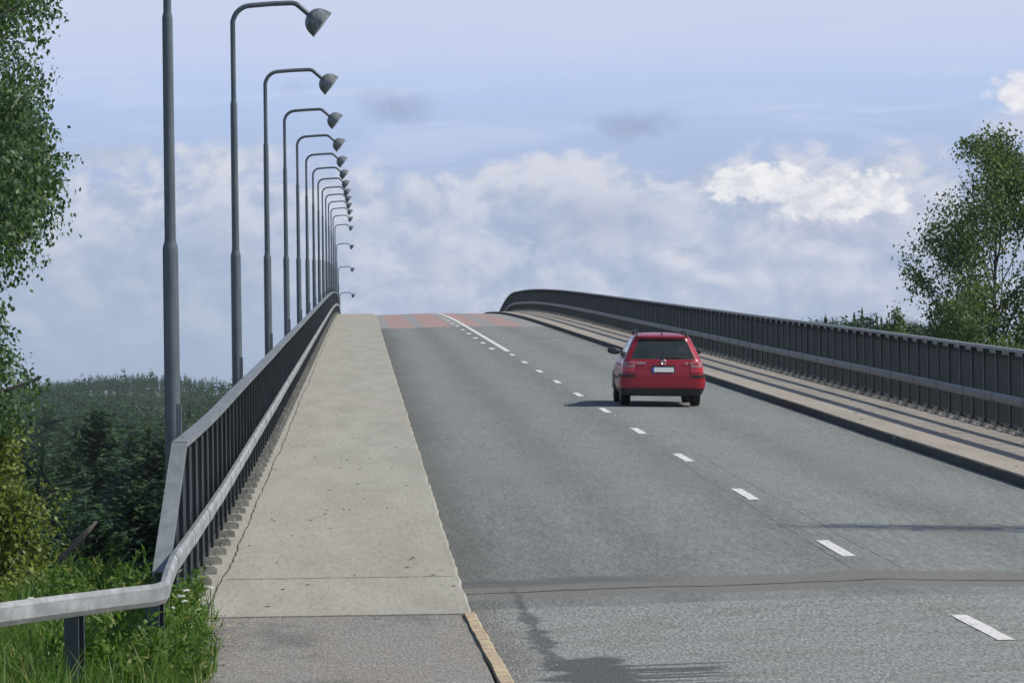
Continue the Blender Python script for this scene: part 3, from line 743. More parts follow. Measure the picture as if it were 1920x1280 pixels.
# ------------------------------------------------------------------ street lamps
def build_lamps():
    root = empty('street_lamp')
    m = MB(); prof_ = [(-1.2, .077), (3.20, .074), (3.235, .073), (3.26, .069), (3.30, .056), (3.325, .054), (3.4, .0535), (5.41, .050), (5.43, .049), (5.47, .0385), (5.5, .038), (5.6, .038)]
    m.tube([(0, 0, z) for z, r in prof_], [r for z, r in prof_], 20); m.obj('pole', 'pole_paint', root, True, R(18))
    H = 6.92; m = MB(); pts = [(0, 0, 5.5), (0, 0, H-.30)]
    for a in np.linspace(0, 90, 8)[1:]: pts.append((.27-.27*math.cos(R(a)), 0, H-.30-.035+.27*math.sin(R(a))))
    pts += [(.55, 0, H-.045), (.86, 0, H-.035), (.92, 0, H-.048), (.97, 0, H-.085), (1.15, 0, H-.245)]
    m.tube(pts, .037, 12); m.obj('arm', 'pole_paint', root, True, R(40))
    # hatch strip on the pole
    m = MB(); m.box((.064, -.015, 1.36), (.042, .10, .80)); hatch = m.obj('service_hatch', 'pole_paint', root.children[0])
    # bell shaped head looking down and over the road
    ax = Vector((.80, 0, -.60)).normalized(); c0 = Vector((1.09, 0, H-.200)); e1 = Vector((0, 1, 0)); e2 = ax.cross(e1)
    m = MB(); shape = [(0.0, .02), (.010, .068), (.030, .113), (.06, .149), (.10, .178), (.145, .198), (.19, .209), (.235, .214), (.245, .222), (.262, .222), (.262, .208), (.245, .198)]
    n = 28
    m.loft([[c0+ax*d+(e1*math.cos(2*math.pi*k/n)+e2*math.sin(2*math.pi*k/n))*r for k in range(n)] for d, r in shape], True, False)
    m.f.append(tuple(range(n)))
    head = m.obj('lamp_head', 'lamp_shell', root, True, R(50))
    m = MB(); shape = [(.245, .198), (.262, .15), (.272, .08), (.275, .01)]
    m.loft([[c0+ax*d+(e1*math.cos(2*math.pi*k/n)+e2*math.sin(2*math.pi*k/n))*r for k in range(n)] for d, r in shape], True, False); m.f.append(tuple(3*n+k for k in range(n)))
    m.obj('lens', 'lamp_lens', head, True)
    words = ['nearest street lamp with the thickest pole, its arm cut off above the frame', 'second street lamp from the camera, its arm touching the top of the picture',
             'third street lamp from the camera behind the left railing', 'fourth street lamp from the camera behind the left railing', 'fifth street lamp from the camera behind the left railing',
             'sixth street lamp from the camera behind the left railing', 'seventh street lamp from the camera behind the left railing', 'eighth street lamp from the camera in the left row',
             'ninth street lamp from the camera in the left row', 'tenth street lamp, eighth from the far end of the row', 'eleventh street lamp, seventh from the far end of the row',
             'twelfth street lamp, sixth from the far end of the row', 'street lamp fifth from the far end, last before the row starts to sink', 'street lamp fourth from the far end, beginning to sink behind the crest',
             'street lamp third from the far end, sunk partly behind the crest', 'street lamp next to last, mostly hidden behind the crest', 'farthest street lamp, only its head and arm showing above the crest']
    for i, wd in enumerate(words):
        y = 45.6+24.0*i; o = root if i == 0 else copy_tree(root)
        o.location = (-1.79, y, pz(y)); o.rotation_euler = (R(random.Random(i).uniform(-.25, .25)), 0, R(random.Random(i+40).uniform(-1.5, 1.5)))
        tag(o, wd, 'street lamp', 'street lamps along the left railing')


build_lamps()


# ------------------------------------------------------------------ car
def build_car():
    root = empty('station_wagon'); tag(root, 'red station wagon driving away up the bridge in the right lane', 'car')
    IZ = np.interp
    ZW = ([.24, .32, .42, .60, .78, .90, .955, .975, 1.05, 1.20, 1.375, 1.41, 1.44, 1.462, 1.476, 1.484], [.79, .845, .868, .873, .862, .838, .815, .80, .768, .700, .612, .585, .53, .44, .30, .10])
    ZR = ([.24, .32, .42, .62, .64, .92, .955, .975, 1.20, 1.375, 1.40, 1.42, 1.44, 1.462, 1.476, 1.484], [.12, .07, .05, .05, .05, .085, .10, .115, .285, .43, .42, .42, .50, .8, 1.2, 1.6])
    ZF = ([.24, .32, .50, .66, .74, .82, .90, .955, .975, 1.05, 1.20, 1.375, 1.41, 1.44, 1.462, 1.476, 1.484], [4.56, 4.64, 4.68, 4.62, 4.45, 4.05, 3.62, 3.42, 3.36, 3.18, 2.86, 2.50, 2.42, 2.32, 2.2, 2.05, 1.9])
    def ring_pt(s, z, off=0.0):
        # s in [-1,1] rear from left to right (with rounded corner), s in (1,2] right side to the front
        w = IZ(z, *ZW)+off; yr = IZ(z, *ZR)-off; yf = IZ(z, *ZF)+off; r = min(.20, w*.5); bow = .035
        sg = 1 if s >= 0 else -1; a = abs(s)
        if a <= 1:
            if a <= .72: x = a/.72*(w-r); y = yr+bow*(x/w)**2
            else:
                t = (a-.72)/.28*math.pi/2; x = w-r+r*math.sin(t); y = yr+bow*((w-r)/w)**2+r*(1-math.cos(t))*.9
        elif a <= 2:
            t = a-1; y0 = yr+bow+r*.9; y1 = yf-.55*min(1, (yf-yr)/3.0); y = y0+(y1-y0)*t; x = w-.015*t
        else:
            t = (a-2); y1 = yf-.55*min(1, (yf-yr)/3.0); x = (w-.015)*math.cos(t*math.pi/2)**.55 if t < 1 else 0.0; y = y1+(yf-y1)*math.sin(t*math.pi/2)
        return Vector((sg*x, y, z))
    ss = [0, .2, .4, .55, .66, .72, .79, .86, .93, 1.0, 1.07, 1.18, 1.34, 1.36, 1.50, 1.66, 1.68, 1.84, 2.0, 2.12, 2.25, 2.4, 2.55, 2.7, 2.85]
    S_all = [-q for q in ss[::-1] if q > 0]+ss
    closeS = S_all+[3.0]
    zl = [.24, .32, .42, .52, .62, .70, .78, .86, .92, .955, .975, 1.02, 1.10, 1.20, 1.30, 1.365, 1.395, 1.42, 1.44, 1.462, 1.476, 1.484]
    def is_hole(s0, s1, z0, z1):
        a = (abs(s0)+abs(s1))/2; z = (z0+z1)/2
        if not (.975 < z < 1.365): return False
        return a < .79 or 1.07 < a < 1.34 or 1.36 < a < 1.66 or 1.68 < a < 1.84 or a > 2.12
    def shell(off, mat, name, par):
        m = MB(); n = len(closeS); V = [ring_pt(s, z, off) for z in zl for s in closeS]; F = []
        for i in range(len(zl)-1):
            for j in range(n):
                k = (j+1) % n
                s0, s1 = closeS[j], closeS[k] if k else -2.85
                if j < n-1 and is_hole(s0, s1, zl[i], zl[i+1]): continue
                if j == n-1 and .975 < (zl[i]+zl[i+1])/2 < 1.365: continue
                F.append((i*n+j, i*n+k, (i+1)*n+k, (i+1)*n+j))
        F.append(tuple((len(zl)-1)*n+j for j in range(n)))
        if off == 0: F.append(tuple(range(n)))
        m.add(V, F); o = m.obj(name, mat, par, True, R(38)); return o
    body = shell(0, 'red_paint', 'body', root)
    shell(-.03, 'cabin', 'cabin_lining', body)
    def patch(name, mat, par, s0, s1, z0, z1, off, ns=14, nz=5, smooth=True, slant=0.0):
        m = MB(); V = []; F = []
        for i in range(nz+1):
            z = z0+(z1-z0)*i/nz
            for j in range(ns+1): V.append(ring_pt(s0+(s1-s0)*j/ns, z, off))
        for i in range(nz):
            for j in range(ns): a = i*(ns+1)+j; F.append((a, a+1, a+ns+2, a+ns+1))
        nv = len(V)                                       # give it thickness
        m.add(V, F)
        V2 = [ring_pt(s0+(s1-s0)*j/ns, z0+(z1-z0)*i/nz, off-.012) for i in range(nz+1) for j in range(ns+1)]
        rim = [j for j in range(ns+1)]+[i*(ns+1)+ns for i in range(1, nz+1)]+[nz*(ns+1)+j for j in range(ns-1, -1, -1)]+[i*(ns+1) for i in range(nz-1, 0, -1)]
        base = len(m.v); m.v.extend(tuple(q) for q in V2)
        for a, c in zip(rim, rim[1:]+rim[:1]): m.f.append((a, c, base+c, base+a))
        return m.obj(name, mat, par, smooth, R(40))
    patch('rear_window', 'glass', root, -.79, .79, .975, 1.365, -.004)
    for a, bq in ((1.07, 1.34), (1.36, 1.66), (1.68, 1.84)):
        for sg in (1, -1): patch('side_window', 'glass', root, sg*a, sg*bq, .975, 1.365, -.004, 6)
    for sg in (1, -1): patch('windscreen', 'glass', root, sg*2.12, sg*3.0, .975, 1.365, -.004, 8)
    # dark rubber frame round the rear glass, under and over it
    patch('window_seal', 'plastic_dark', root, -.79, .79, .962, .978, .004, 14, 1)
    patch('spoiler', 'red_paint', root, -.80, .80, 1.385, 1.432, .045, 16, 3)
    patch('high_brake_light', 'lens_red', root, -.12, .12, 1.368, 1.380, .006, 4, 1)
    # tailgate seam, plate recess, plate, badge and lettering
    for sg in (1, -1): patch('tailgate_seam', 'plastic_dark', root, sg*.615, sg*.622, .64, .955, .003, 1, 6)
    patch('number_plate_recess', 'plastic_dark', root, -.25, .275, .69, .835, .003, 8, 2)
    pl = patch('number_plate', 'plate_white', root, -.205, .245, .705, .805, .012, 8, 2)
    patch('plate_strip', 'plate_blue', pl, -.245, -.205, .705, .805, .012, 2, 2)
    patch('plate_handle', 'red_paint', root, -.25, .275, .836, .852, .025, 8, 1)
    bz = .905; by = ring_pt(0, bz, .012).y; m = MB()
    n = 24
    rings = []
    for rr, yy in ((.050, 0), (.058, -.006), (.050, -.012), (.043, -.006)): rings.append([Vector((.01+rr*math.cos(2*math.pi*k/n), by+yy, bz+rr*math.sin(2*math.pi*k/n))) for k in range(n)])
    m.loft(rings+[rings[0]], True, False)
    def stroke(a, c):
        a = Vector((a[0], 0, a[1])); c = Vector((c[0], 0, c[1])); d = (c-a); L = d.length; ang = math.atan2(d.z, d.x); mid = (a+c)/2
        m.box((mid.x+.01, by-.006, mid.z+bz), (L, .008, .009), Matrix.Rotation(-ang, 3, 'Y'))
    stroke((-.020, .042), (0, .006)); stroke((.020, .042), (0, .006))
    stroke((-.042, .014), (-.018, -.040)); stroke((-.018, -.040), (0, -.004)); stroke((0, -.004), (.018, -.040)); stroke((.018, -.040), (.042, .014))
    m.obj('badge', 'chrome', root)
    def text(tx, x, z, size, nm):
        cu = bpy.data.curves.new(nm, 'FONT'); cu.body = tx; cu.size = size; cu.extrude = .003; cu.align_x = 'CENTER'; tmp = bpy.data.objects.new(nm, cu); COL.objects.link(tmp); dg = bpy.context.evaluated_depsgraph_get(); dg.update()
        me = bpy.data.meshes.new_from_object(tmp.evaluated_get(dg)); bpy.data.objects.remove(tmp); bpy.data.curves.remove(cu); me.name = nm; me.materials.clear(); me.materials.append(M['chrome'])
        o = link(nm, me, root); p = ring_pt(x/.873*.72*1.2, z, .010)
        o.location = (x, p.y-.004, z); o.rotation_euler = (R(88), 0, 0); return o
    text('PASSAT', -.46, .865, .062, 'lettering'); text('TDI', .50, .865, .055, 'lettering')
    # tail lights wrap round the corners
    for sg in (1, -1):
        t = patch('tail_light', 'lens_red', root, sg*.63, sg*1.03, .70, .925, .008, 10, 5)
        patch('lens_insert', 'lens_clear', t, sg*.655, sg*.90, .80, .915, .013, 8, 4)
        patch('lens_red_spot', 'lens_red', t, sg*.70, sg*.80, .845, .895, .017, 4, 3)
    # bumper: red upper, dark lower
    bp = patch('bumper', 'red_paint', root, -1.08, 1.08, .375, .615, .045, 30, 5)
    patch('bumper_strip', 'plastic_dark', bp, -1.06, -.60, .600, .645, .052, 10, 2); patch('bumper_strip', 'plastic_dark', bp, .60, 1.06, .600, .645, .052, 10, 2)
    patch('bumper_skirt', 'plastic_dark', root, -1.10, 1.10, .235, .378, .035, 30, 3)
    m = MB(); m.box((0, 2.3, .27), (1.35, 3.9, .12)); m.obj('underbody', 'plastic_dark', root)
    m = MB(); m.tube([(-.52, .10, .25), (-.52, .45, .26)], .028, 12); m.obj('exhaust', 'steel', root, True, R(40))
    # wheels
    for sx in (1, -1):
        for yw in (1.02, 3.72):
            m = MB(); n = 32; rings = []
            for r, x in ((.20, -.095), (.275, -.103), (.305, -.095), (.316, -.07), (.318, 0), (.316, .07), (.305, .095), (.275, .103), (.20, .095)):
                rings.append([(sx*.745+x, yw+r*math.cos(2*math.pi*k/n), .318+r*math.sin(2*math.pi*k/n)) for k in range(n)])
            m.loft(rings, True, True); wo = m.obj('wheel', 'rubber', root, True, R(40))
            m = MB(); X = sx*.845
            m.tube([(X-sx*.03, yw, .318), (X+sx*.006, yw, .318)], [.205, .205], 28)
            for k in range(5):
                a = 2*math.pi*k/5; m.box((X+sx*.004, yw+.12*math.cos(a), .318+.12*math.sin(a)), (.02, .17, .05), Matrix.Rotation(a, 3, 'X'))
            m.obj('rim', 'alloy', wo, False)
            m = MB(); rr = .36; V = []
            for k in range(17):
                a = math.pi*k/16; V += [(sx*.60, yw+rr*math.cos(a), .30+rr*math.sin(a)), (sx*(.878 if yw < 2 else .864), yw+rr*math.cos(a), .30+rr*math.sin(a))]
            m.add(V, [(2*k, 2*k+1, 2*k+3, 2*k+2) for k in range(16)])
            ox = .876 if yw < 2 else .862; V2 = [(sx*ox, yw+rr*math.cos(math.pi*k/16), .30+rr*math.sin(math.pi*k/16)) for k in range(17)]+[(sx*ox, yw, .30)]
            m.add(V2, [(k, k+1, 17) for k in range(16)]); m.obj('wheel_arch', 'plastic_dark', root)
    # side rubbing strips, mirrors, roof bars, aerial, wiper
    for sg in (1, -1):
        patch('side_strip', 'plastic_dark', root, sg*1.10, sg*1.95, .52, .575, .014, 10, 1)
        for a in (1.345, 1.67): patch('door_seam', 'plastic_dark', root, sg*a, sg*(a+.004), .36, .955, .003, 1, 6)
        for a in (1.26, 1.58): patch('door_handle', 'red_paint', root, sg*a, sg*(a+.045), .82, .85, .03, 3, 1)
        m = MB(); rings = []
        for q, (wy, wz_) in zip(np.linspace(0, 1, 7), ((.02, .03), (.05, .052), (.075, .066), (.085, .070), (.085, .068), (.07, .058), (.03, .035))):
            cx = sg*(.735+.29*q); rings.append([(cx, 3.05+wy*math.copysign(abs(math.cos(2*math.pi*k/16))**.6, math.cos(2*math.pi*k/16)), 1.065+.02*q+wz_*math.copysign(abs(math.sin(2*math.pi*k/16))**.6, math.sin(2*math.pi*k/16))) for k in range(16)])
        m.loft(rings); mi = m.obj('door_mirror', 'plastic_dark', root, True, R(50))
        m = MB(); m.box((sg*.91, 2.962, 1.075), (.15, .012, .10)); m.obj('mirror_glass', 'glass', mi)
        m = MB(); pts = [(sg*.535, .50, 1.405), (sg*.53, .55, 1.468), (sg*.525, .66, 1.505), (sg*.52, 1.5, 1.530), (sg*.52, 2.1, 1.505), (sg*.52, 2.25, 1.44)]
        m.tube(pts, .022, 8); m.obj('roof_rail', 'plastic_dark', root, True, R(60))
    m = MB(); m.tube([(0, .62, 1.43), (0, .60, 1.49)], [.022, .012], 10); m.tube([(0, .60, 1.48), (0, .46, 1.65)], .007, 6); m.obj('aerial', 'plastic_dark', root)
    m = MB(); p0 = ring_pt(0, .985, .02); m.tube([ring_pt(-.02, .965, .015), ring_pt(0, .985, .03)], .025, 8); m.tube([p0, ring_pt(.25, 1.005, .025), ring_pt(.48, 1.0, .02)], .011, 6); m.obj('rear_wiper', 'plastic_dark', root)
    # inside: seat rows and a dashboard, seen through the glass
    m = MB(); m.box((0, 2.2, .62), (1.45, 3.0, .06)); m.obj('cabin_floor', 'cabin', root)
    def seat(x, y, w, h):
        m = MB(); rings = []
        for z, sc, dy in ((.62, .9, 0), (.80, 1, .0), (1.0, .98, -.04), (h-.03, .85, -.07), (h, .6, -.075)):
            rings.append([(x+w/2*sc*cx, y+dy+.07*cy, z) for cx, cy in ((-1, -.6), (-.85, -1), (.85, -1), (1, -.6), (1, .6), (.85, 1), (-.85, 1), (-1, .6))])
        m.loft(rings); s = m.obj('seat', 'seat_cloth', root, True, R(50))
        return s
    def rest(s, x, y, z):
        m = MB(); rings = []
        for q, sc in ((-.065, .7), (-.05, .95), (0, 1), (.05, .95), (.065, .7)): rings.append([(x+.125*sc*math.copysign(abs(math.cos(2*math.pi*k/16))**.6, math.cos(2*math.pi*k/16)), y+.05*sc*math.sin(2*math.pi*k/16), z+q) for k in range(16)])
        m.loft(rings); m.obj('headrest', 'seat_cloth', s, True, R(50))
    s = seat(0, 1.45, 1.30, 1.02)
    for x in (-.38, 0, .38): rest(s, x, 1.37, 1.10)
    for x in (-.37, .37): s = seat(x, 2.35, .50, 1.08); rest(s, x, 2.27, 1.19)
    m = MB(); m.box((0, 3.15, .90), (1.4, .4, .2)); m.obj('dashboard', 'cabin', root)
    Yc, Xc = 101.5, 6.38
    g = math.atan((pz(Yc+4)-pz(Yc))/4); root.location = (Xc, Yc, zroad(Xc, Yc+1)-.03*1.0+.004)
    root.location.z = zroad(Xc, Yc)+.006
    root.rotation_euler = (g, math.atan(.022), R(0.0)); root.scale = (1, 1, 1.045)


build_car()


# ------------------------------------------------------------------ vegetation
def leaf_quads(P, size, rg, droop=0.5, aspect=0.62):
    N = len(P); d = rg.normal(size=(N, 3)); d[:, 2] -= droop*1.4; d /= np.linalg.norm(d, axis=1)[:, None]
    r = rg.normal(size=(N, 3)); r -= d*(r*d).sum(1)[:, None]; r /= np.linalg.norm(r, axis=1)[:, None]
    nrm = np.cross(d, r); L = (size*rg.uniform(.7, 1.3, N))[:, None]; Wd = L*aspect*.5
    bend_ = nrm*L*.12
    return np.stack([P, P+d*L*.42+r*Wd-bend_, P+d*L, P+d*L*.42-r*Wd-bend_], 1)


def grow(rg, base, height, limbs, crown0, reach, rise, twigs=9, per=26, trunk_r=.12, lean=(0, 0), size=.06, spread=.16, top_narrow=.75, twig_len=.7, droop=.6, keep=None, gaps=0, gthr=-1.0, tpow=1.0):
    """tree skeleton -> (bark MB, leaf quads)"""
    mb = MB(); base = np.array(base, float); P = []
    def tpos(t): return base+np.array([lean[0]*t*height+.12*math.sin(t*5+base[0]), lean[1]*t*height+.10*math.sin(t*4), t*height])
    ts = np.linspace(0, 1, 12); mb.tube([tpos(t) for t in ts], [trunk_r*(1-t*.93) for t in ts], 8)
    for i in range(limbs):
        t0 = crown0+(1-crown0)*((i+rg.uniform(0, 1))/limbs)**tpow*.97; az = i*2.4+rg.uniform(-.5, .5)
        tl = (t0-crown0)/(1-crown0)
        L = reach*(math.sin(math.pi*(.25+.75*tl)**.9)*.55+.45*(1-tl*top_narrow))*rg.uniform(.75, 1.15)
        p = tpos(t0); dirv = np.array([math.cos(az), math.sin(az), rise*rg.uniform(.7, 1.3)]); dirv /= np.linalg.norm(dirv)
        pts = [p.copy()]; n = 7
        for s in range(n):
            dirv = dirv+np.array([rg.uniform(-.14, .14), rg.uniform(-.14, .14), rg.uniform(-.10, .10)-.05*droop*s/n]); dirv /= np.linalg.norm(dirv)
            p = p+dirv*L/n; pts.append(p.copy())
        if keep is not None:
            ok = keep(np.array(pts)); cut = len(pts) if ok.all() else int(np.argmin(ok))
            if cut < 3: continue
            pts = pts[:cut]; n = cut-1
        r0 = max(.012, trunk_r*(1-t0)*.55); mb.tube(pts, [r0*(1-q/(n+.6))+.004 for q in range(n+1)], 5, False)
        pa = np.array(pts)
        for k in range(twigs):
            f = rg.uniform(.22, 1.0)*n; a = int(min(f, n-1e-6)); q = pa[a]+(pa[a+1]-pa[a])*(f-a)
            if gaps:
                fr = gaps; v = math.sin(q[0]*fr*1.1+q[2]*fr*.7+1)+math.sin(q[1]*fr+q[2]*fr*.5)+math.sin(q[2]*fr*1.3-q[0]*fr*.6+2)
                if v < gthr: continue
            td = dirv*.5+rg.normal(size=3)*.75; td[2] += .15; td /= np.linalg.norm(td); tl_ = twig_len*rg.uniform(.5, 1.2)*(.5+.5*L/reach)
            tp = [q]; qq = q.copy()
            for s in range(4):
                td = td+np.array([0, 0, -.26*droop]); td /= np.linalg.norm(td); qq = qq+td*tl_/4; tp.append(qq.copy())
            tp = np.array(tp)
            if keep is None or keep(tp).all(): mb.tube(list(tp), [.007, .006, .005, .004, .002], 3, False)
            m = int(per*rg.uniform(.6, 1.4)); u = rg.uniform(.15, 1.0, m)*4; ai = np.minimum(u.astype(int), 3)
            P.append(tp[ai]+(tp[ai+1]-tp[ai])*(u-ai)[:, None]+rg.normal(size=(m, 3))*spread*np.array([1, 1, .9]))
    P = np.concatenate(P)
    if keep is not None: P = P[keep(P)]
    return mb, leaf_quads(P, size, rg, droop)


def tree_obj(name, label, cat, loc, mb, Q, leafmat, bark='bark', group=None, crown='crown'):
    root = empty(name, loc); tag(root, label, cat, group)
    o0 = np.array(loc)
    mb.v = [tuple(np.array(v)-o0) for v in mb.v]
    mb.obj('trunk', bark, root, True, R(60))
    link(crown, quads_mesh(crown, Q-o0, leafmat), root)
    return root


def build_broadleaf():
    rg = np.random.default_rng(11)
    # big birch at the left edge
    loc = (-5.75, 50.0, -4.5)
    edge_z = [-3, -2.2, -.9, -.2, .35, .75, 1.05, 1.25, 1.6, 1.9, 2.2, 2.5, 2.75, 3.0, 3.4, 4.0, 5, 9]
    edge_x = [-3.6, -3.5, -3.45, -3.38, -3.28, -3.60, -3.75, -3.55, -3.22, -3.06, -2.93, -3.02, -3.14, -3.20, -3.15, -3.10, -3.15, -4.2]
    def keep(P):
        e = np.interp(P[:, 2], edge_z, edge_x)+.10*np.sin(P[:, 2]*9+P[:, 1]*3)+.07*np.sin(P[:, 2]*23+1)
        return (P[:, 0] < e*P[:, 1]/50.0) & ((P[:, 2] > -.25) | (P[:, 0] < -4.3))
    mb, Q = grow(rg, loc, 15, 110, .16, 4.5, .40, 24, 66, .22, size=.060, spread=.14, twig_len=.85, droop=.85, top_narrow=.35, keep=keep, gaps=2.2, gthr=-.7)
    vis = Q[(Q[:, 0, 0] > -4.9) & (rg.uniform(0, 1, len(Q)) < .95)]
    extra = [Q]
    for _ in range(3):
        J = vis+rg.normal(size=(len(vis), 1, 3))*np.array([.10, .30, .10]); extra.append(J[keep(J[:, 0])])
    Q = np.concatenate(extra)
    tree_obj('birch_tree', 'tall birch with drooping leafy branches reaching in at the upper left', 'tree', loc, mb, Q, 'birch_leaf', 'bark_pale')
    # upright trees on the right, well behind the railing
    loc = (21.2, 160, -10.0)
    ez = [-2, 0, 2.2, 3.3, 4.7, 6.15, 6.9, 8.05, 8.5, 9.1]; ex = [18.4, 18.7, 18.9, 18.6, 18.0, 18.2, 19.2, 19.5, 20.2, 20.9]
    def keep2(P): return P[:, 0] > np.interp(P[:, 2], ez, ex)+.22*np.sin(P[:, 2]*5+P[:, 1]*2)+.12*np.sin(P[:, 2]*13)
    mb, Q = grow(rg, loc, 18.0, 74, .24, 6.4, 1.7, 21, 50, .18, lean=(.004, 0), size=.125, spread=.20, twig_len=1.3, droop=.65, top_narrow=.55, keep=keep2, gaps=1.3, gthr=-.6, tpow=1.30)
    tree_obj('broadleaf_tree', 'tall open crowned green tree standing behind the railing at the right', 'tree', loc, mb, Q, 'aspen_leaf')
    loc = (19.8, 156, -10.0)
    mb, Q = grow(rg, loc, 13.8, 30, .38, 2.8, 1.1, 18, 44, .11, lean=(-.02, 0), size=.092, spread=.17, twig_len=.9, droop=.5, keep=keep2, gaps=1.5)
    tree_obj('broadleaf_tree', 'slimmer green tree at the left flank of the tall one behind the right railing', 'tree', loc, mb, Q, 'aspen_leaf')
    loc = (22.3, 150, -10.0)
    mb, Q = grow(rg, loc, 12.4, 30, .30, 3.4, .8, 14, 50, .16, size=.13, spread=.22, twig_len=1.0)
    tree_obj('bush', 'dense yellowish bush below the tall tree at the right edge', 'bush', loc, mb, Q, 'willow_leaf')
    loc = (19.9, 148, -10.0)
    mb, Q = grow(rg, loc, 11.4, 24, .30, 2.4, .9, 14, 46, .14, size=.13, spread=.22, twig_len=.9)
    tree_obj('bush', 'dark green bush at the left foot of the tall right tree', 'bush', loc, mb, Q, 'aspen_leaf')
    loc = (19.1, 170, -8.0)
    mb, Q = grow(rg, loc, 11.2, 20, .5, 1.1, 1.3, 8, 16, .09, size=.11, spread=.12, twig_len=.6)
    tree_obj('young_birch', 'thin young birch with sparse top rising in front of the spruces on the right', 'tree', loc, mb, Q, 'aspen_leaf')
    # tree standing just outside the right edge: its shadow crosses the road
    loc = (13.2, 54.0, -8.0)
    mb, Q = grow(rg, loc, 14.9, 34, .35, 2.1, 1.0, 10, 22, .045, size=.075, spread=.30, top_narrow=.95)
    tree_obj('broadleaf_tree', 'slim tree beside the right railing whose shadow falls across the near lane', 'tree', loc, mb, Q, 'aspen_leaf')
    # bushes low on the left bank
    for (x, y, zb, h, reach, seed, nl, lab) in ((-3.62, 46.0, -3.1, 2.3, 1.05, 3, 26, 'yellow green bush just behind the bent guard beam at lower left'),
                                            (-4.05, 52.5, -4.4, 4.4, .95, 5, 26, 'pale leafy shrub under the overhanging birch at the left edge'),
                                            (-3.05, 43.6, -2.6, .95, .55, 7, 16, 'small low bush in the grass near the foot of the railing end')):
        r2 = np.random.default_rng(seed)
        mb, Q = grow(r2, (x, y, zb), h, nl, .12, reach, .75, 12, 40, .05, size=.058, spread=.10, twig_len=.45, droop=.4)
        tree_obj('bush', lab, 'bush', (x, y, zb), mb, Q, 'willow_leaf')
    # dark dead branch leaning in the bush
    m = MB(); m.tube([(-3.35, 44.2, -2.5), (-3.1, 44.0, -1.75), (-2.85, 43.9, -1.5), (-2.55, 43.8, -1.15), (-2.42, 43.8, -1.02)], [.075, .07, .05, .03, .01], 8)
    tag(m.obj('dead_branch', 'bark', None, True), 'dark leaning dead branch in the bush behind the guard beam', 'branch')


build_broadleaf()


def conifer(rg, h, rad, levels, per, kind, sub=3):
    """quads of needle sprays for one conifer of height h"""
    out = []
    for i in range(levels):
        t = (i+rg.uniform(0, .8))/levels
        z = h*(.12+.88*t) if kind == 'spruce' else h*(.38+.62*t)
        rr = rad*((1-t)**.85+.03) if kind == 'spruce' else rad*(math.sin(math.pi*min(1, .22+.74*t))**.6)*(1.05-.30*t)
        rr *= rg.uniform(.75, 1.15); n = max(4, int(per*(.35+.65*rr/rad)))
        for k in range(n):
            a = rg.uniform(0, 2*math.pi); L = rr*rg.uniform(.55, 1.15); dz = -.28 if kind == 'spruce' else rg.uniform(-.05, .5)
            d = np.array([math.cos(a), math.sin(a), dz]); s = np.array([-math.sin(a), math.cos(a), 0])
            for q in range(sub):
                f0 = q/sub; f1 = (q+1.35)/sub; w = L*(.17 if sub > 2 else .30)*(1-.45*f0)*rg.uniform(.7, 1.3); j = rg.normal(size=3)*.06*rad
                c = np.array([0, 0, z]); tilt = rg.uniform(-.5, .5)*w
                A_ = c+d*L*f0+j; B = c+d*L*(f0+f1)*.5+s*w+j; C = c+d*L*min(f1, 1.1)+j; D = c+d*L*(f0+f1)*.5-s*w+j
                A_[2] += .10*L*f0*(1 if kind == 'pine' else -.4); B[2] += tilt-.12*w; D[2] += -tilt-.12*w
                out.append([A_, B, C, D])
    for k in range(10 if kind == 'spruce' else 0): # leader
        a = rg.uniform(0, 6.28); z = h*(1-.02*k); w = .05*rad*(1+k*.4)
        out.append([(0, 0, z+.03*h), (w*math.cos(a), w*math.sin(a), z), (0, 0, z-.04*h), (-w*math.cos(a), -w*math.sin(a), z)])
    return np.array(out, float)


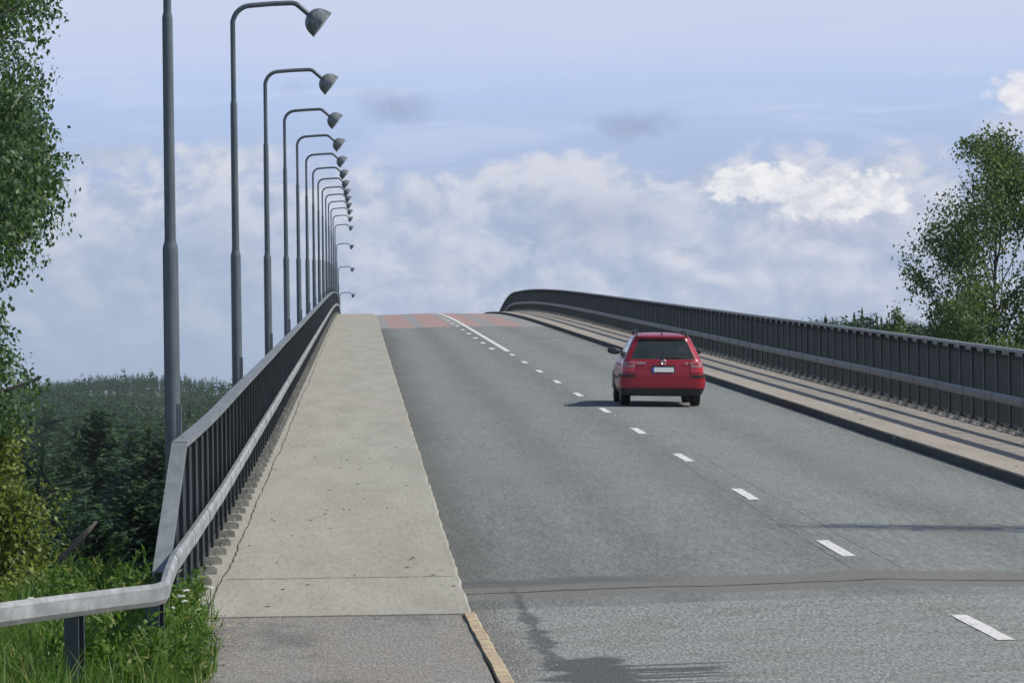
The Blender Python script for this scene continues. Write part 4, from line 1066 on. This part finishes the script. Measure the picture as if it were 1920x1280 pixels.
def build_conifers():
    rg = np.random.default_rng(5)
    protos = []
    for k in range(6):
        kind = 'spruce' if k in (1, 3) else 'pine'; h = 1.0
        Q = conifer(rg, 13.0, 2.3 if kind == 'spruce' else rg.uniform(2.2, 3.0), 40, 30, kind, 4)
        cm = quads_mesh('crown', Q, 'needles')
        m = MB(); m.tube([(0, 0, 0), (0.05, 0, 5), (0, .05, 9), (0, 0, 12.6)], [.17, .13, .08, .02], 7); tm = m.mesh('trunk', 'bark', True)
        protos.append((kind, cm, tm))
    cnt = {}
    def plant(k, x, y, sc, label, group, wid=1.0, name=None):
        kind, cm, tm = protos[k]; z = float(terrain(x, y))-.3
        root = empty(name or (kind+'_tree'), (x, y, z), (0, 0, rg.uniform(0, 6.28))); root.scale = (sc*wid, sc*wid, sc)
        tag(root, label, 'tree', group); link('trunk', tm, root); link('crown', cm, root)
    # dark trees below the left railing
    def px(xp, D): return (xp-VX)/F_PX*D
    L1 = 'dark green conifer in the dense stand below the left railing'
    G1 = 'conifers standing below the left railing'
    for i in range(54):
        D = rg.uniform(120, 330); xp = rg.uniform(-60, 440); x = px(xp, D)
        z0 = float(terrain(x, D)); top_y = np.interp(D, [120, 330], [930, 800])+rg.uniform(-60, 60)
        top = -(top_y-VY+ROLL*(xp-VX))/F_PX*D
        plant(int(rg.integers(0, 6)), x, D, max(.55, (top-z0)/13.3), L1, G1, rg.uniform(.75, 1.05))
    # trees on the right skyline, one by one
    sky = [(1527, 592, 505, 0), (1538, 598, 520, 2), (1552, 580, 500, 1), (1565, 592, 515, 0), (1574, 585, 510, 2), (1590, 588, 498, 1), (1598, 592, 520, 0), (1606, 580, 505, 3), (1613, 594, 510, 2),
           (1621, 571, 495, 3), (1629, 580, 508, 0), (1637, 589, 520, 4), (1648, 582, 500, 1), (1657, 588, 515, 2), (1668, 592, 505, 3), (1680, 590, 510, 0), (1690, 598, 520, 2), (1700, 600, 500, 4), (1711, 596, 515, 0), (1722, 592, 495, 2), (1735, 598, 505, 4)]
    tall = {0: 'leftmost round pine of the right skyline beside the railing', 2: 'pointed spruce near the left end of the right skyline', 4: 'broad round pine between the two left spruces of the right skyline',
            7: 'narrow needle pointed spruce in the middle of the right skyline', 9: 'tallest spruce of the right skyline with open branches', 10: 'broad round pine touching the tallest spruce of the right skyline'}
    for i, (xp, yp, D, k) in enumerate(sky):
        if i in (3, 5, 8, 11, 13, 16, 18): k = 1 if i % 2 else 3
        if k not in (1, 3): yp += 2
        x = px(xp, D); z0 = float(terrain(x, D)); top = -(yp-VY+ROLL*(xp-VX))/F_PX*D
        plant(k, x, D, (top-z0)/13.3, tall.get(i, 'dark conifer in the tree line above the right railing'), 'conifers on the right skyline', .95 if protos[k][0] == 'spruce' else .95)
    for i in range(60):
        D = rg.uniform(420, 560); xp = rg.uniform(1524, 1800); x = px(xp, D); z0 = float(terrain(x, D)); top = -(rg.uniform(590, 608)-VY+ROLL*(xp-VX))/F_PX*D
        plant(int(rg.integers(0, 6)), x, D, max(.4, (top-z0)/13.3), 'dark conifer in the tree line above the right railing', 'conifers on the right skyline', .8)
    # far forest on the hill: one mass
    small = [conifer(rg, 1.0, .17 if k in (1, 4) else .24, 9, 6, 'spruce' if k in (1, 4) else 'pine', 1) for k in range(7)]
    mid = [conifer(rg, 1.0, .17 if k == 1 else .22, 18, 9, 'spruce' if k == 1 else 'pine', 2) for k in range(6)]
    chunks = []
    def scatter(n, d0, d1, x0, x1, lib, hh, slim=1.0):
        for _ in range(n):
            D = math.sqrt(rg.uniform(d0**2, d1**2)); xp = rg.uniform(x0, x1); x = px(xp, D)
            # bare rock openings
            ey = VY-(float(terrain(x, D))/D*F_PX)-ROLL*(xp-VX)
            h = rg.uniform(*hh)*(1.0 if rg.random() > .06 else 1.25)
            if D > 1500: h *= .72
            if D > 800:                                     # bare rock openings: only low growth in front of them
                for cx, cy, wx in ((235, 736, 85), (290, 783, 48)):
                    if abs(xp-cx) < wx*rg.uniform(.7, 1.1) and cy-4 < ey < cy+70 and D < 1740 and rg.random() < .86: h = min(h, (ey-cy-rg.uniform(0, 6))/F_PX*D)
                if h < 1.6: continue
            q = lib[int(rg.integers(0, len(lib)))]*np.array([slim*h*rg.uniform(.85, 1.2)]*2+[h]); a = rg.uniform(0, 6.28); c, s = math.cos(a), math.sin(a)
            q = q @ np.array([[c, s, 0], [-s, c, 0], [0, 0, 1]])
            chunks.append(q+np.array([x, D, float(terrain(x, D))-.2]))
    scatter(620, 330, 900, -140, 520, mid, (9, 14))
    scatter(6200, 900, 1950, -120, 520, small, (8, 12.5), .55)
    o = link('forest', quads_mesh('forest', np.concatenate(chunks), 'far_needles')); tag(o, 'hazy conifer forest covering the distant hill at left', 'forest', kind='stuff')
    # bare rock ledges in the clearings
    for i, (xp, yp, D, w, lab) in enumerate(((235, 738, 1800, 11, 'grey rock ledge just below the wooded ridge'), (290, 784, 1330, 5, 'pale rock outcrop on the forest slope left of the nearest lamp pole'), (352, 764, 1500, 4, 'low rock outcrop seen right of the nearest lamp pole'))):
        best = min(np.arange(900, 1860, 10.0), key=lambda d: abs(VY-float(terrain(px(xp, d), d))/d*F_PX-ROLL*(xp-VX)-yp)); D = float(best)
        x = px(xp, D); m = MB(); r2 = random.Random(i)
        for k in range(60):
            cx = x+max(-w, min(w, r2.gauss(0, w*.4))); cy = D+r2.uniform(-9, 9); s = r2.uniform(.7, 1.8); zz = float(terrain(cx, cy))
            ring = []
            for lv, sc in ((-.6, 1.0), (.35, 1.05), (.7, .7), (.8, .25)):
                ring.append([(cx+s*1.9*sc*math.cos(q*.9+k)*r2.uniform(.85, 1.15), cy+s*1.5*sc*math.sin(q*.9+k), zz+lv*s*r2.uniform(.9, 1.1)) for q in range(7)])
            m.loft(ring)
        tag(m.obj('rock_outcrop', 'rock_face'), lab, 'rock')


build_conifers()


# ------------------------------------------------------------------ grass, flowers, litter on the verge
def build_verge():
    rg = np.random.default_rng(8)
    def gz(x, y): return np.where(x > -1.5, prof(y)+WL-.02, terrain(x, y))
    def blades(n, xr, yr, h, w, mat, name, label, cond=None):
        x = rg.uniform(*xr, n); y = rg.uniform(*yr, n)
        if cond is not None: k = cond(x, y); x, y = x[k], y[k]
        n = len(x); z = gz(x, y)-.02; a = rg.uniform(0, 6.28, n); H = rg.uniform(*h, n); tip = rg.normal(size=(n, 2))*.32
        patch_ = .65+.6*np.sin(x*4.1+y*1.3)*np.sin(y*2.2-x)+rg.uniform(0, .3, n); H = H*np.clip(patch_, .35, 1.3)
        W = w*rg.uniform(.6, 1.4, n); c, s = np.cos(a)*W, np.sin(a)*W
        mx, my = x+tip[:, 0]*H*.35, y+tip[:, 1]*H*.35
        b0 = np.stack([x-c, y-s, z], 1); b1 = np.stack([x+c, y+s, z], 1); m1 = np.stack([mx+c*.8, my+s*.8, z+H*.55], 1); m0 = np.stack([mx-c*.8, my-s*.8, z+H*.55], 1)
        tp = np.stack([x+tip[:, 0]*H, y+tip[:, 1]*H, z+H], 1); tq = tp+np.stack([c*.15, s*.15, 0*c], 1)
        V = np.concatenate([np.stack([b0, b1, m1, m0], 1), np.stack([m0, m1, tq, tp], 1)])
        o = link(name, quads_mesh(name, V, mat)); tag(o, label, 'grass', kind='stuff')
    edge = lambda x, y: x < -1.36+np.clip((40-y)*.04, 0, .3)+.09*np.sin(y*3.1)+.06*np.sin(y*7.7)+np.where(y > 41.2, -.48, 0)
    blades(42000, (-6.0, -1.0), (24, 48), (.12, .40), .007, 'grass_blade', 'grass', 'long green grass on the verge under the guard beam', edge)
    blades(5200, (-3.2, -1.0), (28, 40.5), (.05, .16), .006, 'dry_blade', 'dry_grass', 'yellowed short grass along the footpath edge', lambda x, y: edge(x, y) & (rg.uniform(0, 1, len(x)) < .9))
    # leafy weeds near the corner of the beam
    P = []
    for i in range(420):
        y = rg.uniform(33.5, 41.5); x = -1.40-abs(rg.normal())*.40+max(0, 39-y)*.035
        if y > 41.0: x -= .5
        z = float(gz(x, y)); h = rg.uniform(.15, .52)*(1.0 if x < -1.45 else .6); m = int(h*110)
        t = rg.uniform(0, 1, m)[:, None]; ln = rg.normal(size=2)*.10
        P.append(np.array([x, y, z])+t*np.array([ln[0], ln[1], h])+rg.normal(size=(m, 3))*np.array([.035, .035, .01]))
    Q = leaf_quads(np.concatenate(P), .085, rg, -.25, .28)
    o = link('weeds', quads_mesh('weeds', Q, 'grass_blade')); tag(o, 'feathery green weeds beside the beam corner', 'weeds', kind='stuff')
    # yarrow heads
    spots = [(395, 1103), (350, 1108), (340, 1118), (348, 1128), (322, 1140), (355, 1162), (322, 1175), (360, 1170), (375, 1195), (388, 1212), (240, 1070), (250, 1072), (246, 1080), (242, 1093), (60, 1122), (325, 1098)]
    proto = None
    for i, (xp, yp) in enumerate(spots):
        D = 37.3 if yp > 1100 else 42.0
        dx = xp-VX-ROLL*(yp-VY); dy = yp-VY+ROLL*(xp-VX); x = dx/F_PX*D; z = -dy/F_PX*D
        if x > -1.42 and yp > 1185: x = -1.42
        zg = float(gz(x, D)); root = empty('yarrow_flower', (x, D, zg-.05)); h = z-zg+.05
        tag(root, 'small white yarrow flower head on a thin stem in the verge grass', 'flower', 'white yarrow flowers in the grass')
        m = MB(); m.tube([(0, 0, 0), (.01, 0, h*.6), (0, 0, h)], .004, 5); m.obj('stem', 'grass_blade', root)
        m = MB(); r2 = random.Random(i)
        for k in range(14):
            a, rr = r2.uniform(0, 6.28), .027*math.sqrt(r2.random()); c = Vector((rr*math.cos(a), rr*math.sin(a), h+.016-rr*rr*14))
            m.loft([[c+Vector((s*math.cos(q*1.047), s*math.sin(q*1.047), dz)) for q in range(6)] for s, dz in ((.004, -.006), (.009, 0), (.006, .006))])
        m.obj('flower_head', 'petal', root)
    # leaf litter, twigs and pebbles
    V = []; n = 0
    xs = -1.36+np.abs(rg.normal(size=230))*.16; ys = rg.uniform(33.5, 41.5, 230)
    P = np.stack([xs, ys, prof(ys)+WL-.012+.012], 1); Q = leaf_quads(P, .045, rg, 0, .6); Q[:, :, 2] = Q[:, :, 2]*.25+P[:, None, 2]*.75+.004
    tag(link('leaf_litter', quads_mesh('leaf_litter', Q, 'litter')), 'yellow dead leaves along the edge of the footpath', 'leaf litter', kind='stuff')
    m = MB(); r2 = random.Random(2)
    for k in range(44):
        y = 41.5+abs(r2.gauss(0, 28)); x = r2.uniform(-1.3, .88); z = pz(y)+WL+.006; a = r2.uniform(-.5, .5); L = r2.uniform(.010, .028)
        m.tube([(x-L*math.cos(a), y-L*math.sin(a), z), (x, y, z+.003), (x+L*math.cos(a), y+L*math.sin(a), z)], [.003, .005, .002], 5)
    for k in range(10):
        y = r2.uniform(34.5, 40); x = -1.45+r2.uniform(0, .32); z = pz(y)+WL-.005; a = r2.uniform(-.4, .4); L = r2.uniform(.06, .16)
        m.tube([(x-L*math.cos(a), y-L*math.sin(a), z), (x, y, z+.01), (x+L*math.cos(a), y+L*math.sin(a), z+.004)], [.003, .004, .002], 5)
    for k in range(26):
        y = 62+abs(r2.gauss(0, 40)); x = r2.uniform(RK+.1, 10.9); z = pz(y)+WR+.006; a = r2.uniform(-.5, .5); L = r2.uniform(.02, .05)
        m.tube([(x-L*math.cos(a), y-L*math.sin(a), z), (x, y, z+.003), (x+L*math.cos(a), y+L*math.sin(a), z)], [.003, .005, .002], 5)
    tag(m.obj('twig_debris', 'twig'), 'small dark twigs and scraps lying on the sidewalks', 'debris', kind='stuff')
    m = MB()
    for k in range(420):
        y = 34+abs(r2.gauss(0, 6)); s = r2.choice((0, 0, 1)); x = (LK+.12+abs(r2.gauss(0, .18))) if s == 0 else (RK-.06-abs(r2.gauss(0, .10)))
        if s == 1: y = r2.uniform(60, 130)
        z = zroad(x, y); q = r2.uniform(.0025, .0075); m.box((x, y, z+q*.6), (q*2, q*1.6, q*1.4), Matrix.Rotation(r2.uniform(0, 3), 3, 'Z'))
    tag(m.obj('gravel', 'stone'), 'loose gravel along the gutters', 'gravel', kind='stuff')


build_verge()


# ------------------------------------------------------------------ the air between here and the hill
def build_haze():
    m = MB(); m.box((0, 2050, -2.0), (5200, 4600, 58)); mt = bpy.data.materials.new('haze'); mt.use_nodes = True
    t = NT(mt.node_tree); t.n.remove(t.n['Principled BSDF'])
    v = t.new('ShaderNodeVolumePrincipled'); v.inputs['Density'].default_value = 0.00007; v.inputs['Color'].default_value = (0.80, 0.88, 1.0, 1); v.inputs['Anisotropy'].default_value = 0.1
    t.l.new(v.outputs[0], t.n['Material Output'].inputs['Volume'])
    tag(m.obj('haze', mt), kind='stuff')


build_haze()
